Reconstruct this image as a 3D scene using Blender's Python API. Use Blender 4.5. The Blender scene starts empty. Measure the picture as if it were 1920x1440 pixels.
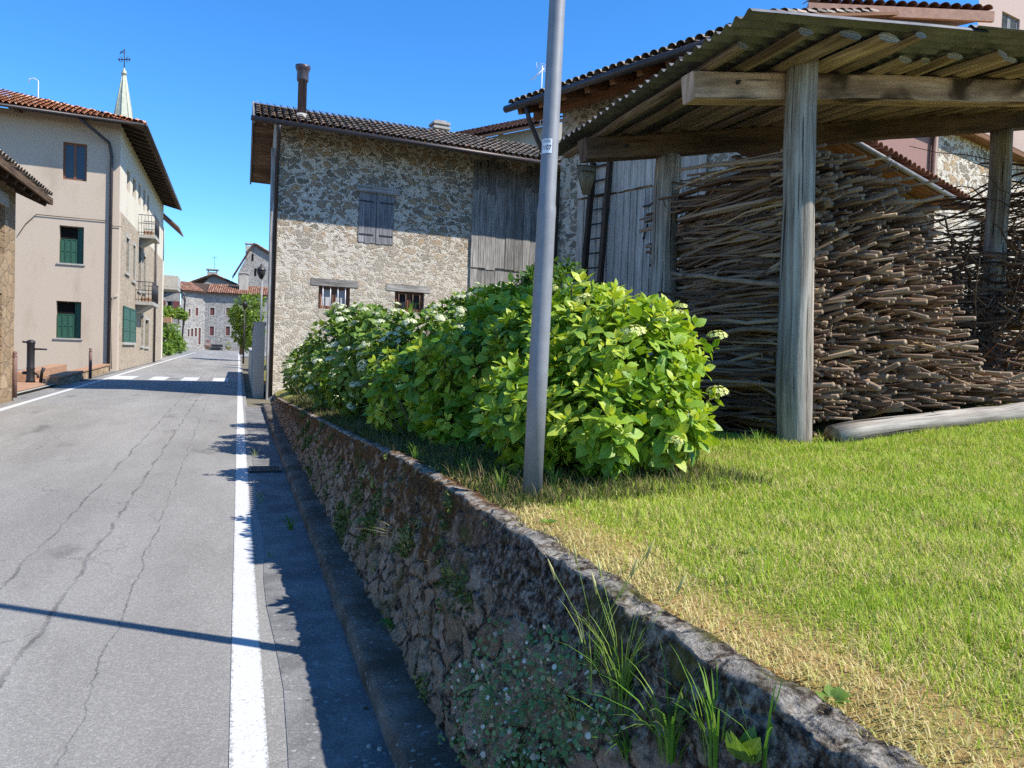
import bpy, math, random
import numpy as np
from mathutils import Vector, Matrix, noise
random.seed(7); rng = np.random.default_rng(7)
sc = bpy.context.scene; COL = sc.collection
# ------------------------------------------------------------------ camera
CH = 1.6; FPX = 1440.0
_p = math.atan(50/1440); _r = 0.035
FW = Vector((0, math.cos(_p), -math.sin(_p))); _u0 = Vector((0, math.sin(_p), math.cos(_p))); _r0 = Vector((1, 0, 0))
UP = _u0*math.cos(_r)-_r0*math.sin(_r); RT = _r0*math.cos(_r)+_u0*math.sin(_r)
CAM = Vector((0, 0, CH))
cd = bpy.data.cameras.new('camera'); cam = bpy.data.objects.new('camera', cd); COL.objects.link(cam)
cd.sensor_width = 36; cd.lens = 36*FPX/1920; cd.clip_start = .05; cd.clip_end = 3000
_m = Matrix((RT, UP, -FW)).transposed().to_4x4(); _m.translation = CAM; cam.matrix_world = _m
sc.camera = cam
# road frame: s along the road, t to the right of the white edge line
DD = Vector((-0.336661, 0.941626, 0)); NN = Vector((0.941626, 0.336661, 0)); ZZ = Vector((0, 0, 1))
def W(s, t, z=0): return DD*s+NN*t+ZZ*z
def to_st(P): return (P.dot(DD), P.dot(NN), P.z)
# ------------------------------------------------------------------ light
EL = math.radians(48)
SUNH = (-.57*DD+.82*NN).normalized()
SUN = SUNH*math.cos(EL)+ZZ*math.sin(EL)
wd = bpy.data.worlds.new('World'); sc.world = wd; wd.use_nodes = True
_nt = wd.node_tree; _bg = _nt.nodes['Background']; _sky = _nt.nodes.new('ShaderNodeTexSky')
_sky.sky_type = 'NISHITA'; _sky.sun_disc = False; _sky.sun_elevation = EL; _sky.sun_rotation = math.atan2(SUNH.x, SUNH.y)
_sky.air_density = 0.8; _sky.dust_density = .1; _sky.ozone_density = 6.0; _sky.altitude = 300
_hs = _nt.nodes.new('ShaderNodeHueSaturation'); _hs.inputs['Saturation'].default_value = 1.215; _hs.inputs['Hue'].default_value = .5; _nt.links.new(_sky.outputs[0], _hs.inputs['Color'])
_nt.links.new(_hs.outputs[0], _bg.inputs[0]); _bg.inputs[1].default_value = .14
sd = bpy.data.lights.new('sun', 'SUN'); sd.energy = 3.8; sd.angle = math.radians(.53); sd.color = (1, .95, .86)
so = bpy.data.objects.new('sun', sd); COL.objects.link(so); so.rotation_euler = SUN.to_track_quat('Z', 'Y').to_euler(); so.location = (30, -10, 40)
sc.view_settings.view_transform = 'Standard'; sc.view_settings.look = 'None'; sc.view_settings.exposure = 1.08; sc.view_settings.gamma = 1
sc.render.engine = 'CYCLES'; sc.cycles.use_denoising = False; sc.cycles.sample_clamp_indirect = 4; sc.cycles.max_bounces = 8; sc.cycles.diffuse_bounces = 4
sc.cycles.transmission_bounces = 4; sc.cycles.transparent_max_bounces = 8; sc.cycles.caustics_reflective = False; sc.cycles.caustics_refractive = False
# ------------------------------------------------------------------ pixel helpers (photo pixels 1920x1440 -> world)
def ray(u, v): return FW+RT*((u-960)/FPX)+UP*((720-v)/FPX)
def at_z(u, v, z): R = ray(u, v); return CAM+R*((z-CH)/R.z)
def at_Y(u, v, Y): R = ray(u, v); return CAM+R*(Y/R.y)
def at_s(u, v, s): R = ray(u, v); return CAM+R*(s/R.dot(DD))
def at_t(u, v, t): R = ray(u, v); return CAM+R*(t/R.dot(NN))
def zr(s):
    a = max(s-5, 0)
    return a*a*.01/16 if a < 8 else .01*(a-4)
def at_g(u, v, dz=0):
    R = ray(u, v); k = 1.0
    for i in range(6000):
        P = CAM+R*k
        if P.z < zr(P.dot(DD))+dz: return P
        k *= 1.002
    return P
# ------------------------------------------------------------------ object helpers
WL = {}
def link(o, parent=None, local=False):
    COL.objects.link(o)
    if parent is not None:
        o.parent = parent
        if not local: o.location = -WL.get(parent.name, Vector())
    WL[o.name] = Vector((0, 0, 0))
    return o
def tag(o, label=None, cat=None, group=None, kind=None):
    if label: o['label'] = label
    if cat: o['category'] = cat
    if group: o['group'] = group
    if kind: o['kind'] = kind
    return o
def thing(name, label, cat, loc=(0, 0, 0), group=None):
    o = bpy.data.objects.new(name, None); COL.objects.link(o); o.location = loc; o.empty_display_size = .2
    WL[o.name] = Vector(loc); tag(o, label, cat, group); return o
def mesh_np(name, V, F, mats, parent=None, tint=None, uv=None, smooth=True, mi=None, local=False):
    me = bpy.data.meshes.new(name); V = np.asarray(V, np.float32); F = np.asarray(F, np.int32); k = F.shape[1]
    me.vertices.add(len(V)); me.vertices.foreach_set('co', V.ravel())
    me.loops.add(F.size); me.loops.foreach_set('vertex_index', F.ravel())
    me.polygons.add(len(F)); me.polygons.foreach_set('loop_start', np.arange(0, F.size, k, dtype=np.int32))
    me.update(calc_edges=True)
    me.polygons.foreach_set('use_smooth', np.full(len(F), smooth))
    if mi is not None: me.polygons.foreach_set('material_index', np.asarray(mi, np.int32))
    if tint is not None:
        a = me.attributes.new('tint', 'FLOAT', 'POINT'); a.data.foreach_set('value', np.asarray(tint, np.float32))
    if uv is not None:
        l = me.uv_layers.new(name='UVMap'); l.data.foreach_set('uv', np.asarray(uv, np.float32).ravel())
    for m in (mats if isinstance(mats, (list, tuple)) else [mats]): me.materials.append(m)
    me.validate()
    return link(bpy.data.objects.new(name, me), parent, local)
class MB:
    def __init__(s): s.v = []; s.f = []; s.uv = []; s.t = []; s.mi = []; s.sm = []
    def add(s, V, F, uvs=None, tint=None, mi=0, smooth=False):
        b = len(s.v); tint = random.random() if tint is None else tint
        s.v += [tuple(p) for p in V]; s.t += [tint]*len(V)
        for i, f in enumerate(F):
            s.f.append([b+j for j in f]); s.mi.append(mi[i] if isinstance(mi, (list, tuple)) else mi); s.sm.append(smooth)
            s.uv += (uvs[i] if uvs else [(V[j][0], V[j][2]) for j in f])
    def quad(s, a, b, c, d, tint=None, mi=0):
        w = (Vector(b)-Vector(a)).length; h = (Vector(d)-Vector(a)).length; o = random.random()*5
        s.add([a, b, c, d], [(0, 1, 2, 3)], [[(o, 0), (o+w, 0), (o+w, h), (o, h)]], tint, mi)
    def poly(s, pts, tint=None, mi=0): s.add(pts, [tuple(range(len(pts)))], None, tint, mi)
    def box(s, c, X, Y, Z, tint=None, mi=0):
        """box with centre c and half-axis vectors X (the long one), Y, Z"""
        c = Vector(c); X = Vector(X); Y = Vector(Y); Z = Vector(Z)
        V = [c+X*i+Y*j+Z*k for i in (-1, 1) for j in (-1, 1) for k in (-1, 1)]
        F = [(0, 1, 3, 2), (4, 6, 7, 5), (0, 4, 5, 1), (2, 3, 7, 6), (0, 2, 6, 4), (1, 5, 7, 3)]
        if X.cross(Y).dot(Z) < 0: F = [f[::-1] for f in F]
        o = random.random()*9; lx, ly, lz = X.length, Y.length, Z.length; uvs = []
        for f in F:
            l = []
            for j in f:
                i, jj, k = (j >> 2)*2-1, ((j >> 1) & 1)*2-1, (j & 1)*2-1
                l.append((o+i*lx, o+jj*ly+k*lz))
            uvs.append(l)
        s.add(V, F, uvs, tint, mi)
    def beam(s, a, b, w, h, up=ZZ, tint=None, mi=0):
        a = Vector(a); b = Vector(b); X = (b-a)/2; d = X.normalized(); Y = Vector(up).cross(d).normalized(); Z = d.cross(Y)
        s.box((a+b)/2, X, Y*(w/2), Z*(h/2), tint, mi)
    def tube(s, pts, rad, n=8, caps=True, tint=None, mi=0, cmi=None, smooth=True, flat=1.0):
        pts = [Vector(p) for p in pts]; N = len(pts)
        if not isinstance(rad, (list, tuple)): rad = [rad]*N
        V = []; L = 0; o = random.random()*7; us = []; prev = None
        for i, p in enumerate(pts):
            d = (pts[min(i+1, N-1)]-pts[max(i-1, 0)]).normalized()
            if prev is None:
                prev = d.orthogonal().normalized() if abs(d.z) > .9 else ZZ.cross(d).normalized()
            a = (prev-d*prev.dot(d)).normalized(); prev = a; b = d.cross(a)
            if i: L += (p-pts[i-1]).length
            us.append(o+L)
            for k in range(n):
                g = 2*math.pi*k/n; V.append(p+a*(rad[i]*math.cos(g))+b*(rad[i]*flat*math.sin(g)))
        F = []; uvs = []; mis = []
        c = 2*math.pi*max(rad)
        for i in range(N-1):
            for k in range(n):
                k2 = (k+1) % n
                F.append((i*n+k, i*n+k2, (i+1)*n+k2, (i+1)*n+k)); mis.append(mi)
                uvs.append([(us[i], o+c*k/n), (us[i], o+c*(k+1)/n), (us[i+1], o+c*(k+1)/n), (us[i+1], o+c*k/n)])
        if caps:
            for e, idx in ((0, list(range(n))[::-1]), (N-1, list(range(n)))):
                F.append(tuple(e*n+k for k in idx)); mis.append(mi if cmi is None else cmi)
                uvs.append([(.5+rad[e]*math.cos(2*math.pi*k/n), .5+rad[e]*math.sin(2*math.pi*k/n)) for k in idx])
        s.add(V, F, uvs, tint, mis, smooth)
    def lathe(s, base, prof, n=12, axis=ZZ, tint=None, mi=0):
        axis = Vector(axis).normalized()
        s.tube_prof(base, prof, n, axis, tint, mi)
    def tube_prof(s, base, prof, n, axis, tint, mi):
        a = axis.orthogonal().normalized(); b = axis.cross(a); base = Vector(base); V = []; F = []
        for (r, z) in prof:
            for k in range(n):
                g = 2*math.pi*k/n; V.append(base+axis*z+a*(r*math.cos(g))+b*(r*math.sin(g)))
        for i in range(len(prof)-1):
            for k in range(n): F.append((i*n+k, i*n+(k+1) % n, (i+1)*n+(k+1) % n, (i+1)*n+k))
        F.append(tuple(range(n))[::-1]); F.append(tuple((len(prof)-1)*n+k for k in range(n)))
        s.add(V, F, None, tint, mi, True)
    def build(s, name, mats, parent=None, local=False, auto=True):
        me = bpy.data.meshes.new(name); me.from_pydata(s.v, [], s.f)
        a = me.attributes.new('tint', 'FLOAT', 'POINT'); a.data.foreach_set('value', s.t)
        l = me.uv_layers.new(name='UVMap'); l.data.foreach_set('uv', [x for q in s.uv for x in q])
        me.polygons.foreach_set('material_index', s.mi); me.polygons.foreach_set('use_smooth', s.sm)
        for m in (mats if isinstance(mats, (list, tuple)) else [mats]): me.materials.append(m)
        me.update()
        return link(bpy.data.objects.new(name, me), parent, local)
# ------------------------------------------------------------------ material helpers
class NB:
    def __init__(s, name, rough=.85, spec=.3, metal=0):
        s.m = bpy.data.materials.new(name); s.m.use_nodes = True; s.nt = s.m.node_tree
        s.b = s.nt.nodes['Principled BSDF']; s.out = s.nt.nodes['Material Output']
        s.b.inputs['Roughness'].default_value = rough; s.b.inputs['Specular IOR Level'].default_value = spec; s.b.inputs['Metallic'].default_value = metal
        s._o = None
    def n(s, typ, ins=None, **props):
        nd = s.nt.nodes.new(typ)
        for k, v in props.items(): setattr(nd, k, v)
        for k, v in (ins or {}).items():
            i = nd.inputs[k]
            if isinstance(v, bpy.types.NodeSocket): s.nt.links.new(v, i)
            else: i.default_value = v
        return nd
    def obj(s):
        if s._o is None: s._o = s.n('ShaderNodeTexCoord')
        return s._o.outputs['Object']
    def uvc(s):
        s.obj(); return s._o.outputs['UV']
    def tint(s): return s.n('ShaderNodeAttribute', attribute_name='tint').outputs['Fac']
    def map(s, vec, scale=(1, 1, 1), loc=(0, 0, 0), rot=(0, 0, 0)):
        return s.n('ShaderNodeMapping', {'Vector': vec, 'Scale': scale, 'Location': loc, 'Rotation': rot}).outputs[0]
    def noise(s, vec, scale, detail=4, rough=.55, dist=0, col=False):
        nd = s.n('ShaderNodeTexNoise', {'Vector': vec, 'Scale': scale, 'Detail': detail, 'Roughness': rough, 'Distortion': dist})
        return nd.outputs[1 if col else 0]
    def vor(s, vec, scale, feature='F1', rand=1):
        return s.n('ShaderNodeTexVoronoi', {'Vector': vec, 'Scale': scale, 'Randomness': rand}, feature=feature)
    def ramp(s, fac, stops, interp='LINEAR'):
        nd = s.n('ShaderNodeValToRGB', {'Fac': fac}); e = nd.color_ramp; e.interpolation = interp
        while len(e.elements) < len(stops): e.elements.new(.5)
        for el, (p, c) in zip(e.elements, stops):
            el.position = p; el.color = (c, c, c, 1) if not isinstance(c, tuple) else (*c[:3], 1)
        return nd.outputs[0]
    def mix(s, f, a, b, mode='MIX'):
        nd = s.n('ShaderNodeMix', data_type='RGBA', blend_type=mode)
        for i, v in ((0, f), (6, a), (7, b)):
            if isinstance(v, bpy.types.NodeSocket): s.nt.links.new(v, nd.inputs[i])
            else: nd.inputs[i].default_value = (v if i == 0 else (*v, 1) if isinstance(v, tuple) else (v, v, v, 1))
        return nd.outputs[2]
    def math(s, op, a, b=None, clamp=False):
        nd = s.n('ShaderNodeMath', operation=op, use_clamp=clamp)
        for i, v in ((0, a), (1, b)):
            if v is None: continue
            if isinstance(v, bpy.types.NodeSocket): s.nt.links.new(v, nd.inputs[i])
            else: nd.inputs[i].default_value = v
        return nd.outputs[0]
    def ss(s, x, a, b):
        nd = s.n('ShaderNodeMapRange', {'Value': x, 'From Min': a, 'From Max': b}, interpolation_type='SMOOTHSTEP'); return nd.outputs[0]
    def sep(s, vec): return s.n('ShaderNodeSeparateXYZ', {0: vec}).outputs
    def bump(s, h, strength=.5, dist=.02):
        s.nt.links.new(s.n('ShaderNodeBump', {'Height': h, 'Strength': strength, 'Distance': dist}).outputs[0], s.b.inputs['Normal'])
    def col(s, c):
        if isinstance(c, bpy.types.NodeSocket): s.nt.links.new(c, s.b.inputs['Base Color'])
        else: s.b.inputs['Base Color'].default_value = (*c, 1)
        return s
    def rough(s, r): s.nt.links.new(r, s.b.inputs['Roughness'])
    def translucent(s, c, f):
        t = s.n('ShaderNodeBsdfTranslucent')
        s.nt.links.new(c, t.inputs[0]) if isinstance(c, bpy.types.NodeSocket) else setattr(t.inputs[0], 'default_value', (*c, 1))
        x = s.n('ShaderNodeMixShader', {0: f, 1: s.b.outputs[0], 2: t.outputs[0]})
        s.nt.links.new(x.outputs[0], s.out.inputs[0])
def rubble(name, size, flat, stops, mortar, thr=(.04, .10), cover=0, mix2=None, bs=.6, bd=.04, warp=.35, small=False, fade=None):
    """rubble masonry: voronoi stones set in mortar; cover hides stones under patches of render"""
    B = NB(name, .93, .15); o = B.obj()
    w = B.noise(o, 1.6/size, 3, .6, col=True)
    wv = B.n('ShaderNodeVectorMath', {0: B.n('ShaderNodeVectorMath', {0: w, 1: (.5, .5, .5)}, operation='SUBTRACT').outputs[0], 'Scale': warp*size*2}, operation='SCALE').outputs[0]
    v = B.n('ShaderNodeVectorMath', {0: o, 1: wv}, operation='ADD').outputs[0]
    v = B.map(v, (1/size, 1/size, flat/size))
    ve = B.vor(v, 1, 'DISTANCE_TO_EDGE'); vc = B.vor(v, 1, 'F1')
    fine = B.noise(o, 9/size, 5, .65); big = B.noise(o, .45/size, 3, .6)
    rnd = B.sep(vc.outputs['Color'])
    th = B.math('ADD', ve.outputs['Distance'], B.math('MULTIPLY', B.math('SUBTRACT', fine, .5), .10))
    th = B.math('SUBTRACT', th, B.math('MULTIPLY', rnd[1], .06))
    if cover: th = B.math('SUBTRACT', th, B.math('MULTIPLY', B.ss(big, .62-cover*.5, .75-cover*.5), .13))
    mask = B.ss(th, *thr)
    if small:
        v2 = B.map(B.n('ShaderNodeVectorMath', {0: o, 1: wv}, operation='ADD').outputs[0], (2.3/size, 2.3/size, 2.3*flat/size), (3.1, 1.7, .4)); e2 = B.vor(v2, 1, 'DISTANCE_TO_EDGE').outputs['Distance']; r2 = B.sep(B.vor(v2, 1, 'F1').outputs['Color'])
        m2 = B.math('MULTIPLY', B.ss(B.math('ADD', e2, B.math('MULTIPLY', B.math('SUBTRACT', fine, .5), .12)), thr[0]+.04, thr[1]+.06), B.ss(r2[1], .42, .46))
        m2 = B.math('MULTIPLY', m2, B.math('SUBTRACT', 1, mask)); use2 = B.math('GREATER_THAN', m2, B.math('MULTIPLY', mask, 1.0)); rnd = [B.n('ShaderNodeMix', {0: use2, 2: rnd[0], 3: r2[0]}).outputs[0], rnd[1]]; mask = B.math('MAXIMUM', mask, m2)
    sc_ = B.ramp(rnd[0], stops)
    sc_ = B.mix(.55, sc_, B.ramp(B.noise(o, 5/size, 4, .6), [(.25, .45), (.75, 1.25)]), 'MULTIPLY')
    mo = B.mix(.6, mortar, B.ramp(B.noise(o, 3/size, 5, .65), [(.3, .55), (.7, 1.2)]), 'MULTIPLY')
    if fade: zz = B.sep(o)[2]; mask = B.math('MULTIPLY', mask, B.math('SUBTRACT', 1, B.math('MULTIPLY', B.ss(B.math('ADD', zz, B.math('MULTIPLY', big, fade[2])), fade[1], fade[0]), fade[3])))
    c = B.mix(mask, mo, sc_)
    if mix2:
        c = B.mix(B.ss(B.noise(o, mix2[0], 4, .6), mix2[1], mix2[2]), c, mix2[3], 'MULTIPLY')
    B.col(c)
    B.bump(B.math('ADD', B.math('MULTIPLY', mask, .7), B.math('MULTIPLY', fine, .6)), bs, bd)
    return B.m
def wood(name, light, dark, sx=1.2, sy=22, rough=.85, tints=None, stain=None, bs=.5, crack=(.66, .72)):
    """weathered wood with the grain along the uv length"""
    B = NB(name, rough, .2); u = B.uvc(); t = B.tint()
    g = B.noise(B.map(u, (sx, sy, 1)), 1, 6, .65, .6); g2 = B.noise(B.map(u, (sx*3, sy*4, 1)), 1, 3, .6)
    c = B.mix(B.ss(g, .32, .68), dark, light)
    c = B.mix(.5, c, B.ramp(g2, [(.3, .5), (.7, 1.2)]), 'MULTIPLY')
    if tints: c = B.mix(1, c, B.ramp(t, tints), 'MULTIPLY')
    if stain:
        c = B.mix(B.ss(B.noise(B.map(u, (1.1, 3.5, 1)), 1, 3, .55, .4), stain[0], stain[1]), c, stain[2])
    k = B.noise(B.map(u, (.8, sy*1.4, 1)), 1, 2, .5, .3)
    kk = B.ss(k, *crack); c = B.mix(B.math('MULTIPLY', kk, .85), c, (.02, .015, .011))
    bl = B.noise(B.map(u, (1.6, 3, 1)), 1, 4, .6); c = B.mix(.6, c, B.ramp(bl, [(.3, .55), (.7, 1.25)]), 'MULTIPLY')
    B.col(c); B.bump(B.math('SUBTRACT', B.math('ADD', g, B.math('MULTIPLY', g2, .5)), B.math('MULTIPLY', kk, 1.2)), bs, .008)
    return B.m
def plain(name, c, rough=.6, spec=.3, metal=0, var=.25, scale=8, bump=.1):
    B = NB(name, rough, spec, metal); o = B.obj()
    n = B.noise(o, scale, 5, .6)
    B.col(B.mix(1, c, B.ramp(n, [(.25, 1-var), (.75, 1+var)]), 'MULTIPLY'))
    if bump: B.bump(n, bump, .01)
    return B.m
def plaster(name, c, stain=(.55, .5, .45), rough=.92, amt=.5):
    B = NB(name, rough, .1); o = B.obj()
    n = B.noise(B.map(o, (1, 1, .35)), .9, 6, .62); f = B.noise(o, 30, 4, .6)
    k = B.mix(B.math('MULTIPLY', B.ss(n, .5, .8), amt), c, tuple(a*b for a, b in zip(c, stain)))
    B.col(B.mix(.5, k, B.ramp(f, [(.2, .85), (.8, 1.1)]), 'MULTIPLY')); B.bump(f, .25, .01)
    return B.m
def tiles(name, stops, rough=.85, moss=None):
    B = NB(name, rough, .2); o = B.obj(); t = B.tint(); n = B.noise(o, 6, 5, .65)
    c = B.mix(.8, B.ramp(t, stops), B.ramp(n, [(.25, .45), (.75, 1.25)]), 'MULTIPLY')
    if moss: c = B.mix(B.ss(B.noise(o, moss[0], 5, .65), .5, .62), c, moss[1])
    B.col(c); B.bump(n, .4, .01); return B.m
# ================================================================== MATERIALS
RZ = math.atan2(NN.y, NN.x)
def m_asphalt():
    B = NB('asphalt', .88, .25); o = B.obj(); x, y, z = B.sep(o)
    big = B.noise(B.map(o, (1, .25, 1)), .7, 5, .6); grit = B.noise(o, 190, 3, .75); agg = B.vor(o, 95).outputs['Color']
    c = B.mix(B.ss(big, .3, .7), (.215, .205, .19), (.295, .283, .263))
    c = B.mix(.75, c, B.ramp(grit, [(.28, .3), (.5, .95), (.72, 1.6)]), 'MULTIPLY')
    c = B.mix(.3, c, B.ramp(B.sep(agg)[0], [(0, .45), (.7, 1), (1, 1.7)]), 'MULTIPLY')
    c = B.mix(B.ss(B.noise(B.map(o, (1.2, .5, 1)), 1.1, 4, .6), .58, .75), c, (.6, .6, .6), 'MULTIPLY')
    wob = B.noise(B.map(o, (0, 1, 0)), 1.3, 5, .65); cr = None
    for (u1, v1, u2, v2, wd_) in ((0, 1101, 316, 780, .009), (94, 1151, 321, 826, .011), (245, 1110, 372, 800, .004)):
        a = to_st(at_z(u1, v1, 0)); b = to_st(at_z(u2, v2, 0)); k = (b[1]-a[1])/(b[0]-a[0])
        d = B.math('SUBTRACT', x, B.math('ADD', a[1]-k*a[0]-.09, B.math('ADD', B.math('MULTIPLY', y, k), B.math('MULTIPLY', wob, .18))))
        d = B.math('ADD', B.math('ABSOLUTE', d), B.math('MULTIPLY', B.math('SUBTRACT', B.noise(o, 26, 4, .7), .5), .045))
        mk = B.math('SUBTRACT', 1, B.ss(d, wd_*.5, wd_*2.0)); cr = mk if cr is None else B.math('MAXIMUM', cr, mk)
    ve = B.vor(B.n('ShaderNodeVectorMath', {0: o, 1: B.n('ShaderNodeVectorMath', {0: B.noise(o, 2.2, 4, .6, col=True), 'Scale': .5}, operation='SCALE').outputs[0]}, operation='ADD').outputs[0], .55, 'DISTANCE_TO_EDGE').outputs['Distance']
    fine = B.math('MULTIPLY', B.math('SUBTRACT', 1, B.ss(ve, .002, .009)), B.ss(B.noise(o, .6, 2), .46, .6))
    cr = B.math('MAXIMUM', cr, B.math('MULTIPLY', fine, .7))
    c = B.mix(B.math('MULTIPLY', B.math('MULTIPLY', cr, B.ss(B.noise(o, 1.9, 4, .6), .36, .6)), .62), c, (.07, .065, .06))
    B.col(c); B.bump(B.math('SUBTRACT', B.math('ADD', grit, B.sep(agg)[0]), B.math('MULTIPLY', cr, 1.5)), .5, .006); return B.m
def m_paint():
    B = NB('road_paint', .8, .2); o = B.obj(); n = B.noise(o, 60, 5, .7); g = B.noise(o, 190, 3, .7)
    x = B.sep(o)[0]; dd_ = B.math('MINIMUM', B.math('ABSOLUTE', x), B.math('ABSOLUTE', B.math('SUBTRACT', x, .145))); n = B.math('ADD', n, B.math('MULTIPLY', B.math('SUBTRACT', 1, B.ss(dd_, 0, .02)), .13)); n = B.math('ADD', n, B.math('MULTIPLY', B.math('SUBTRACT', B.noise(o, 3, 4, .6), .5), .22))
    c = B.mix(B.ss(n, .58, .68), (.52, .515, .50), (.27, .265, .25)); c = B.mix(.5, c, B.ramp(g, [(.3, .75), (.6, 1.1)]), 'MULTIPLY')
    B.col(c); B.bump(g, .4, .004); return B.m
def m_concrete(name, c1, c2, sc_=1.0):
    B = NB(name, .93, .15); o = B.obj(); n = B.noise(o, 2.2*sc_, 6, .65); g = B.noise(o, 120*sc_, 3, .75); sp = B.vor(o, 70*sc_).outputs['Color']
    c = B.mix(B.ss(n, .35, .65), c1, c2); c = B.mix(.7, c, B.ramp(g, [(.28, .4), (.5, .95), (.72, 1.6)]), 'MULTIPLY')
    c = B.mix(B.math('MULTIPLY', B.ss(B.sep(sp)[0], .965, .99), .5), c, (.42, .41, .39))
    B.col(c); B.bump(B.math('ADD', n, g), .5, .01); return B.m
def m_retaining():
    B = NB('mossy_stone', .95, .1); o = B.obj(); f = B.tint(); x, y, z = B.sep(o)
    wv = B.n('ShaderNodeVectorMath', {0: B.noise(o, 7, 4, .6, col=True), 'Scale': .12}, operation='SCALE').outputs[0]
    v = B.map(B.n('ShaderNodeVectorMath', {0: o, 1: wv}, operation='ADD').outputs[0], (5, 5.2, 7.5))
    ve = B.vor(v, 1, 'DISTANCE_TO_EDGE').outputs['Distance']; rnd = B.sep(B.vor(v, 1).outputs['Color'])
    fine = B.noise(o, 45, 6, .7); mid = B.noise(o, 9, 5, .65); big = B.noise(o, 1.7, 4, .6)
    st = B.ramp(rnd[0], [(0, (.32, .215, .135)), (.35, (.47, .335, .225)), (.6, (.54, .40, .295)), (.85, (.38, .28, .205)), (1, (.60, .44, .31))])
    c = B.mix(.8, st, B.ramp(fine, [(.3, .35), (.7, 1.35)]), 'MULTIPLY')
    c = B.mix(B.math('SUBTRACT', 1, B.ss(B.math('ADD', ve, B.math('MULTIPLY', B.math('SUBTRACT', fine, .5), .22)), .0, .10)), c, (.028, .021, .014))
    c = B.mix(B.math('MULTIPLY', B.ss(B.noise(o, 5, 5, .68), .45, .62), .75), c, B.mix(.9, (.42, .31, .205), B.ramp(fine, [(.32, .2), (.55, .9), (.72, 1.7)]), 'MULTIPLY'))
    # weathered concrete band along the top: black crust and pale lichen
    lich = B.ramp(B.noise(o, 30, 6, .72), [(.40, (.02, .016, .012)), (.5, (.13, .112, .09)), (.6, (.42, .375, .31)), (.75, (.60, .545, .46))])
    near = B.math('SUBTRACT', 1, B.ss(B.math('ADD', y, B.math('MULTIPLY', big, 1.6)), 3.4, 4.6))
    band = B.ss(B.math('ADD', f, B.math('MULTIPLY', B.math('SUBTRACT', mid, .5), .5)), .60, .74)
    c = B.mix(B.math('MULTIPLY', band, B.math('MAXIMUM', near, .12)), c, lich)
    # brown moss further on, green moss in spots
    mossf = B.math('MULTIPLY', B.ss(B.math('ADD', mid, B.math('MULTIPLY', f, .32)), .66, .78), B.math('SUBTRACT', 1, B.math('MULTIPLY', near, .8)))
    moss = B.ramp(B.noise(o, 60, 5, .7), [(.3, (.045, .024, .012)), (.55, (.17, .085, .033)), (.75, (.29, .19, .075))])
    c = B.mix(mossf, c, moss)
    g = B.math('MULTIPLY', B.ss(B.noise(o, 3.3, 5, .65), .56, .68), .8)
    c = B.mix(g, c, B.ramp(fine, [(.3, (.045, .045, .014)), (.7, (.20, .185, .05))]))
    # pale rim on the very edge
    rim = B.math('MULTIPLY', B.ss(f, .985, 1.0), B.ss(B.noise(o, 14, 5, .7), .40, .55))
    c = B.mix(rim, c, B.ramp(fine, [(.3, (.16, .14, .115)), (.65, (.52, .475, .405))]))
    B.col(c); B.bump(B.math('ADD', B.math('MULTIPLY', fine, 1.2), B.math('ADD', mid, B.ss(ve, 0, .12))), 1.0, .035); return B.m
def m_soil():
    B = NB('lawn_soil', .95, .05); o = B.obj(); n = B.noise(o, 2, 5, .65); g = B.noise(o, 110, 4, .75)
    c = B.mix(B.ss(n, .35, .65), (.25, .21, .085), (.22, .25, .055)); t = B.tint()
    c = B.mix(t, c, B.ramp(B.noise(o, 4, 5, .7), [(.35, (.46, .28, .11)), (.65, (.36, .28, .09))]))
    c = B.mix(.8, c, B.ramp(g, [(.25, .3), (.7, 1.5)]), 'MULTIPLY'); B.col(c); B.bump(g, .8, .02); return B.m
def m_grass(name='grass_blade', stops=None, tr=.4):
    B = NB(name, .6, .25); t = B.tint()
    c = B.ramp(t, stops or [(0, (.12, .26, .012)), (.3, (.28, .44, .022)), (.55, (.46, .54, .055)), (.75, (.62, .56, .22)), (1, (.76, .58, .30))])
    B.col(c); B.translucent(c, tr); return B.m
def m_leaf(name, stops, tr=.35, rough=.45):
    B = NB(name, rough, .4); t = B.tint(); u = B.uvc(); x, y, z = B.sep(u)
    c = B.ramp(t, stops)
    mid = B.math('ABSOLUTE', B.math('SUBTRACT', y, .5))
    v = B.math('ABSOLUTE', B.math('SUBTRACT', B.math('FRACT', B.math('SUBTRACT', B.math('MULTIPLY', x, 6), B.math('MULTIPLY', mid, 4))), .5))
    vein = B.math('MAXIMUM', B.math('SUBTRACT', 1, B.ss(mid, .012, .05)), B.math('MULTIPLY', .5, B.math('SUBTRACT', 1, B.ss(v, .0, .14))))
    edge = B.ss(mid, .18, .5)
    c = B.mix(B.math('MULTIPLY', edge, .45), c, B.mix(1, c, (1.7, 1.35, .9), 'MULTIPLY'))
    c = B.mix(B.math('MULTIPLY', vein, .45), c, (.30, .38, .10))
    B.col(c); B.translucent(B.mix(1, c, (1.25, 1.15, .5), 'MULTIPLY'), tr); B.bump(B.math('SUBTRACT', 0, vein), .35, .004); return B.m
def m_bark():
    B = NB('branch_bark', .9, .15); u = B.uvc(); t = B.tint(); n = B.noise(B.map(u, (6, 40, 1)), 1, 5, .65); k = B.noise(B.map(u, (9, 9, 1)), 1, 3, .6)
    c = B.ramp(t, [(0, (.09, .052, .033)), (.3, (.20, .125, .08)), (.6, (.31, .21, .14)), (.85, (.42, .305, .21)), (1, (.54, .37, .21))])
    c = B.mix(.8, c, B.ramp(n, [(.3, .45), (.7, 1.3)]), 'MULTIPLY'); c = B.mix(.5, c, B.ramp(k, [(.3, .6), (.7, 1.25)]), 'MULTIPLY')
    B.col(c); B.bump(n, .6, .006); return B.m
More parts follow.
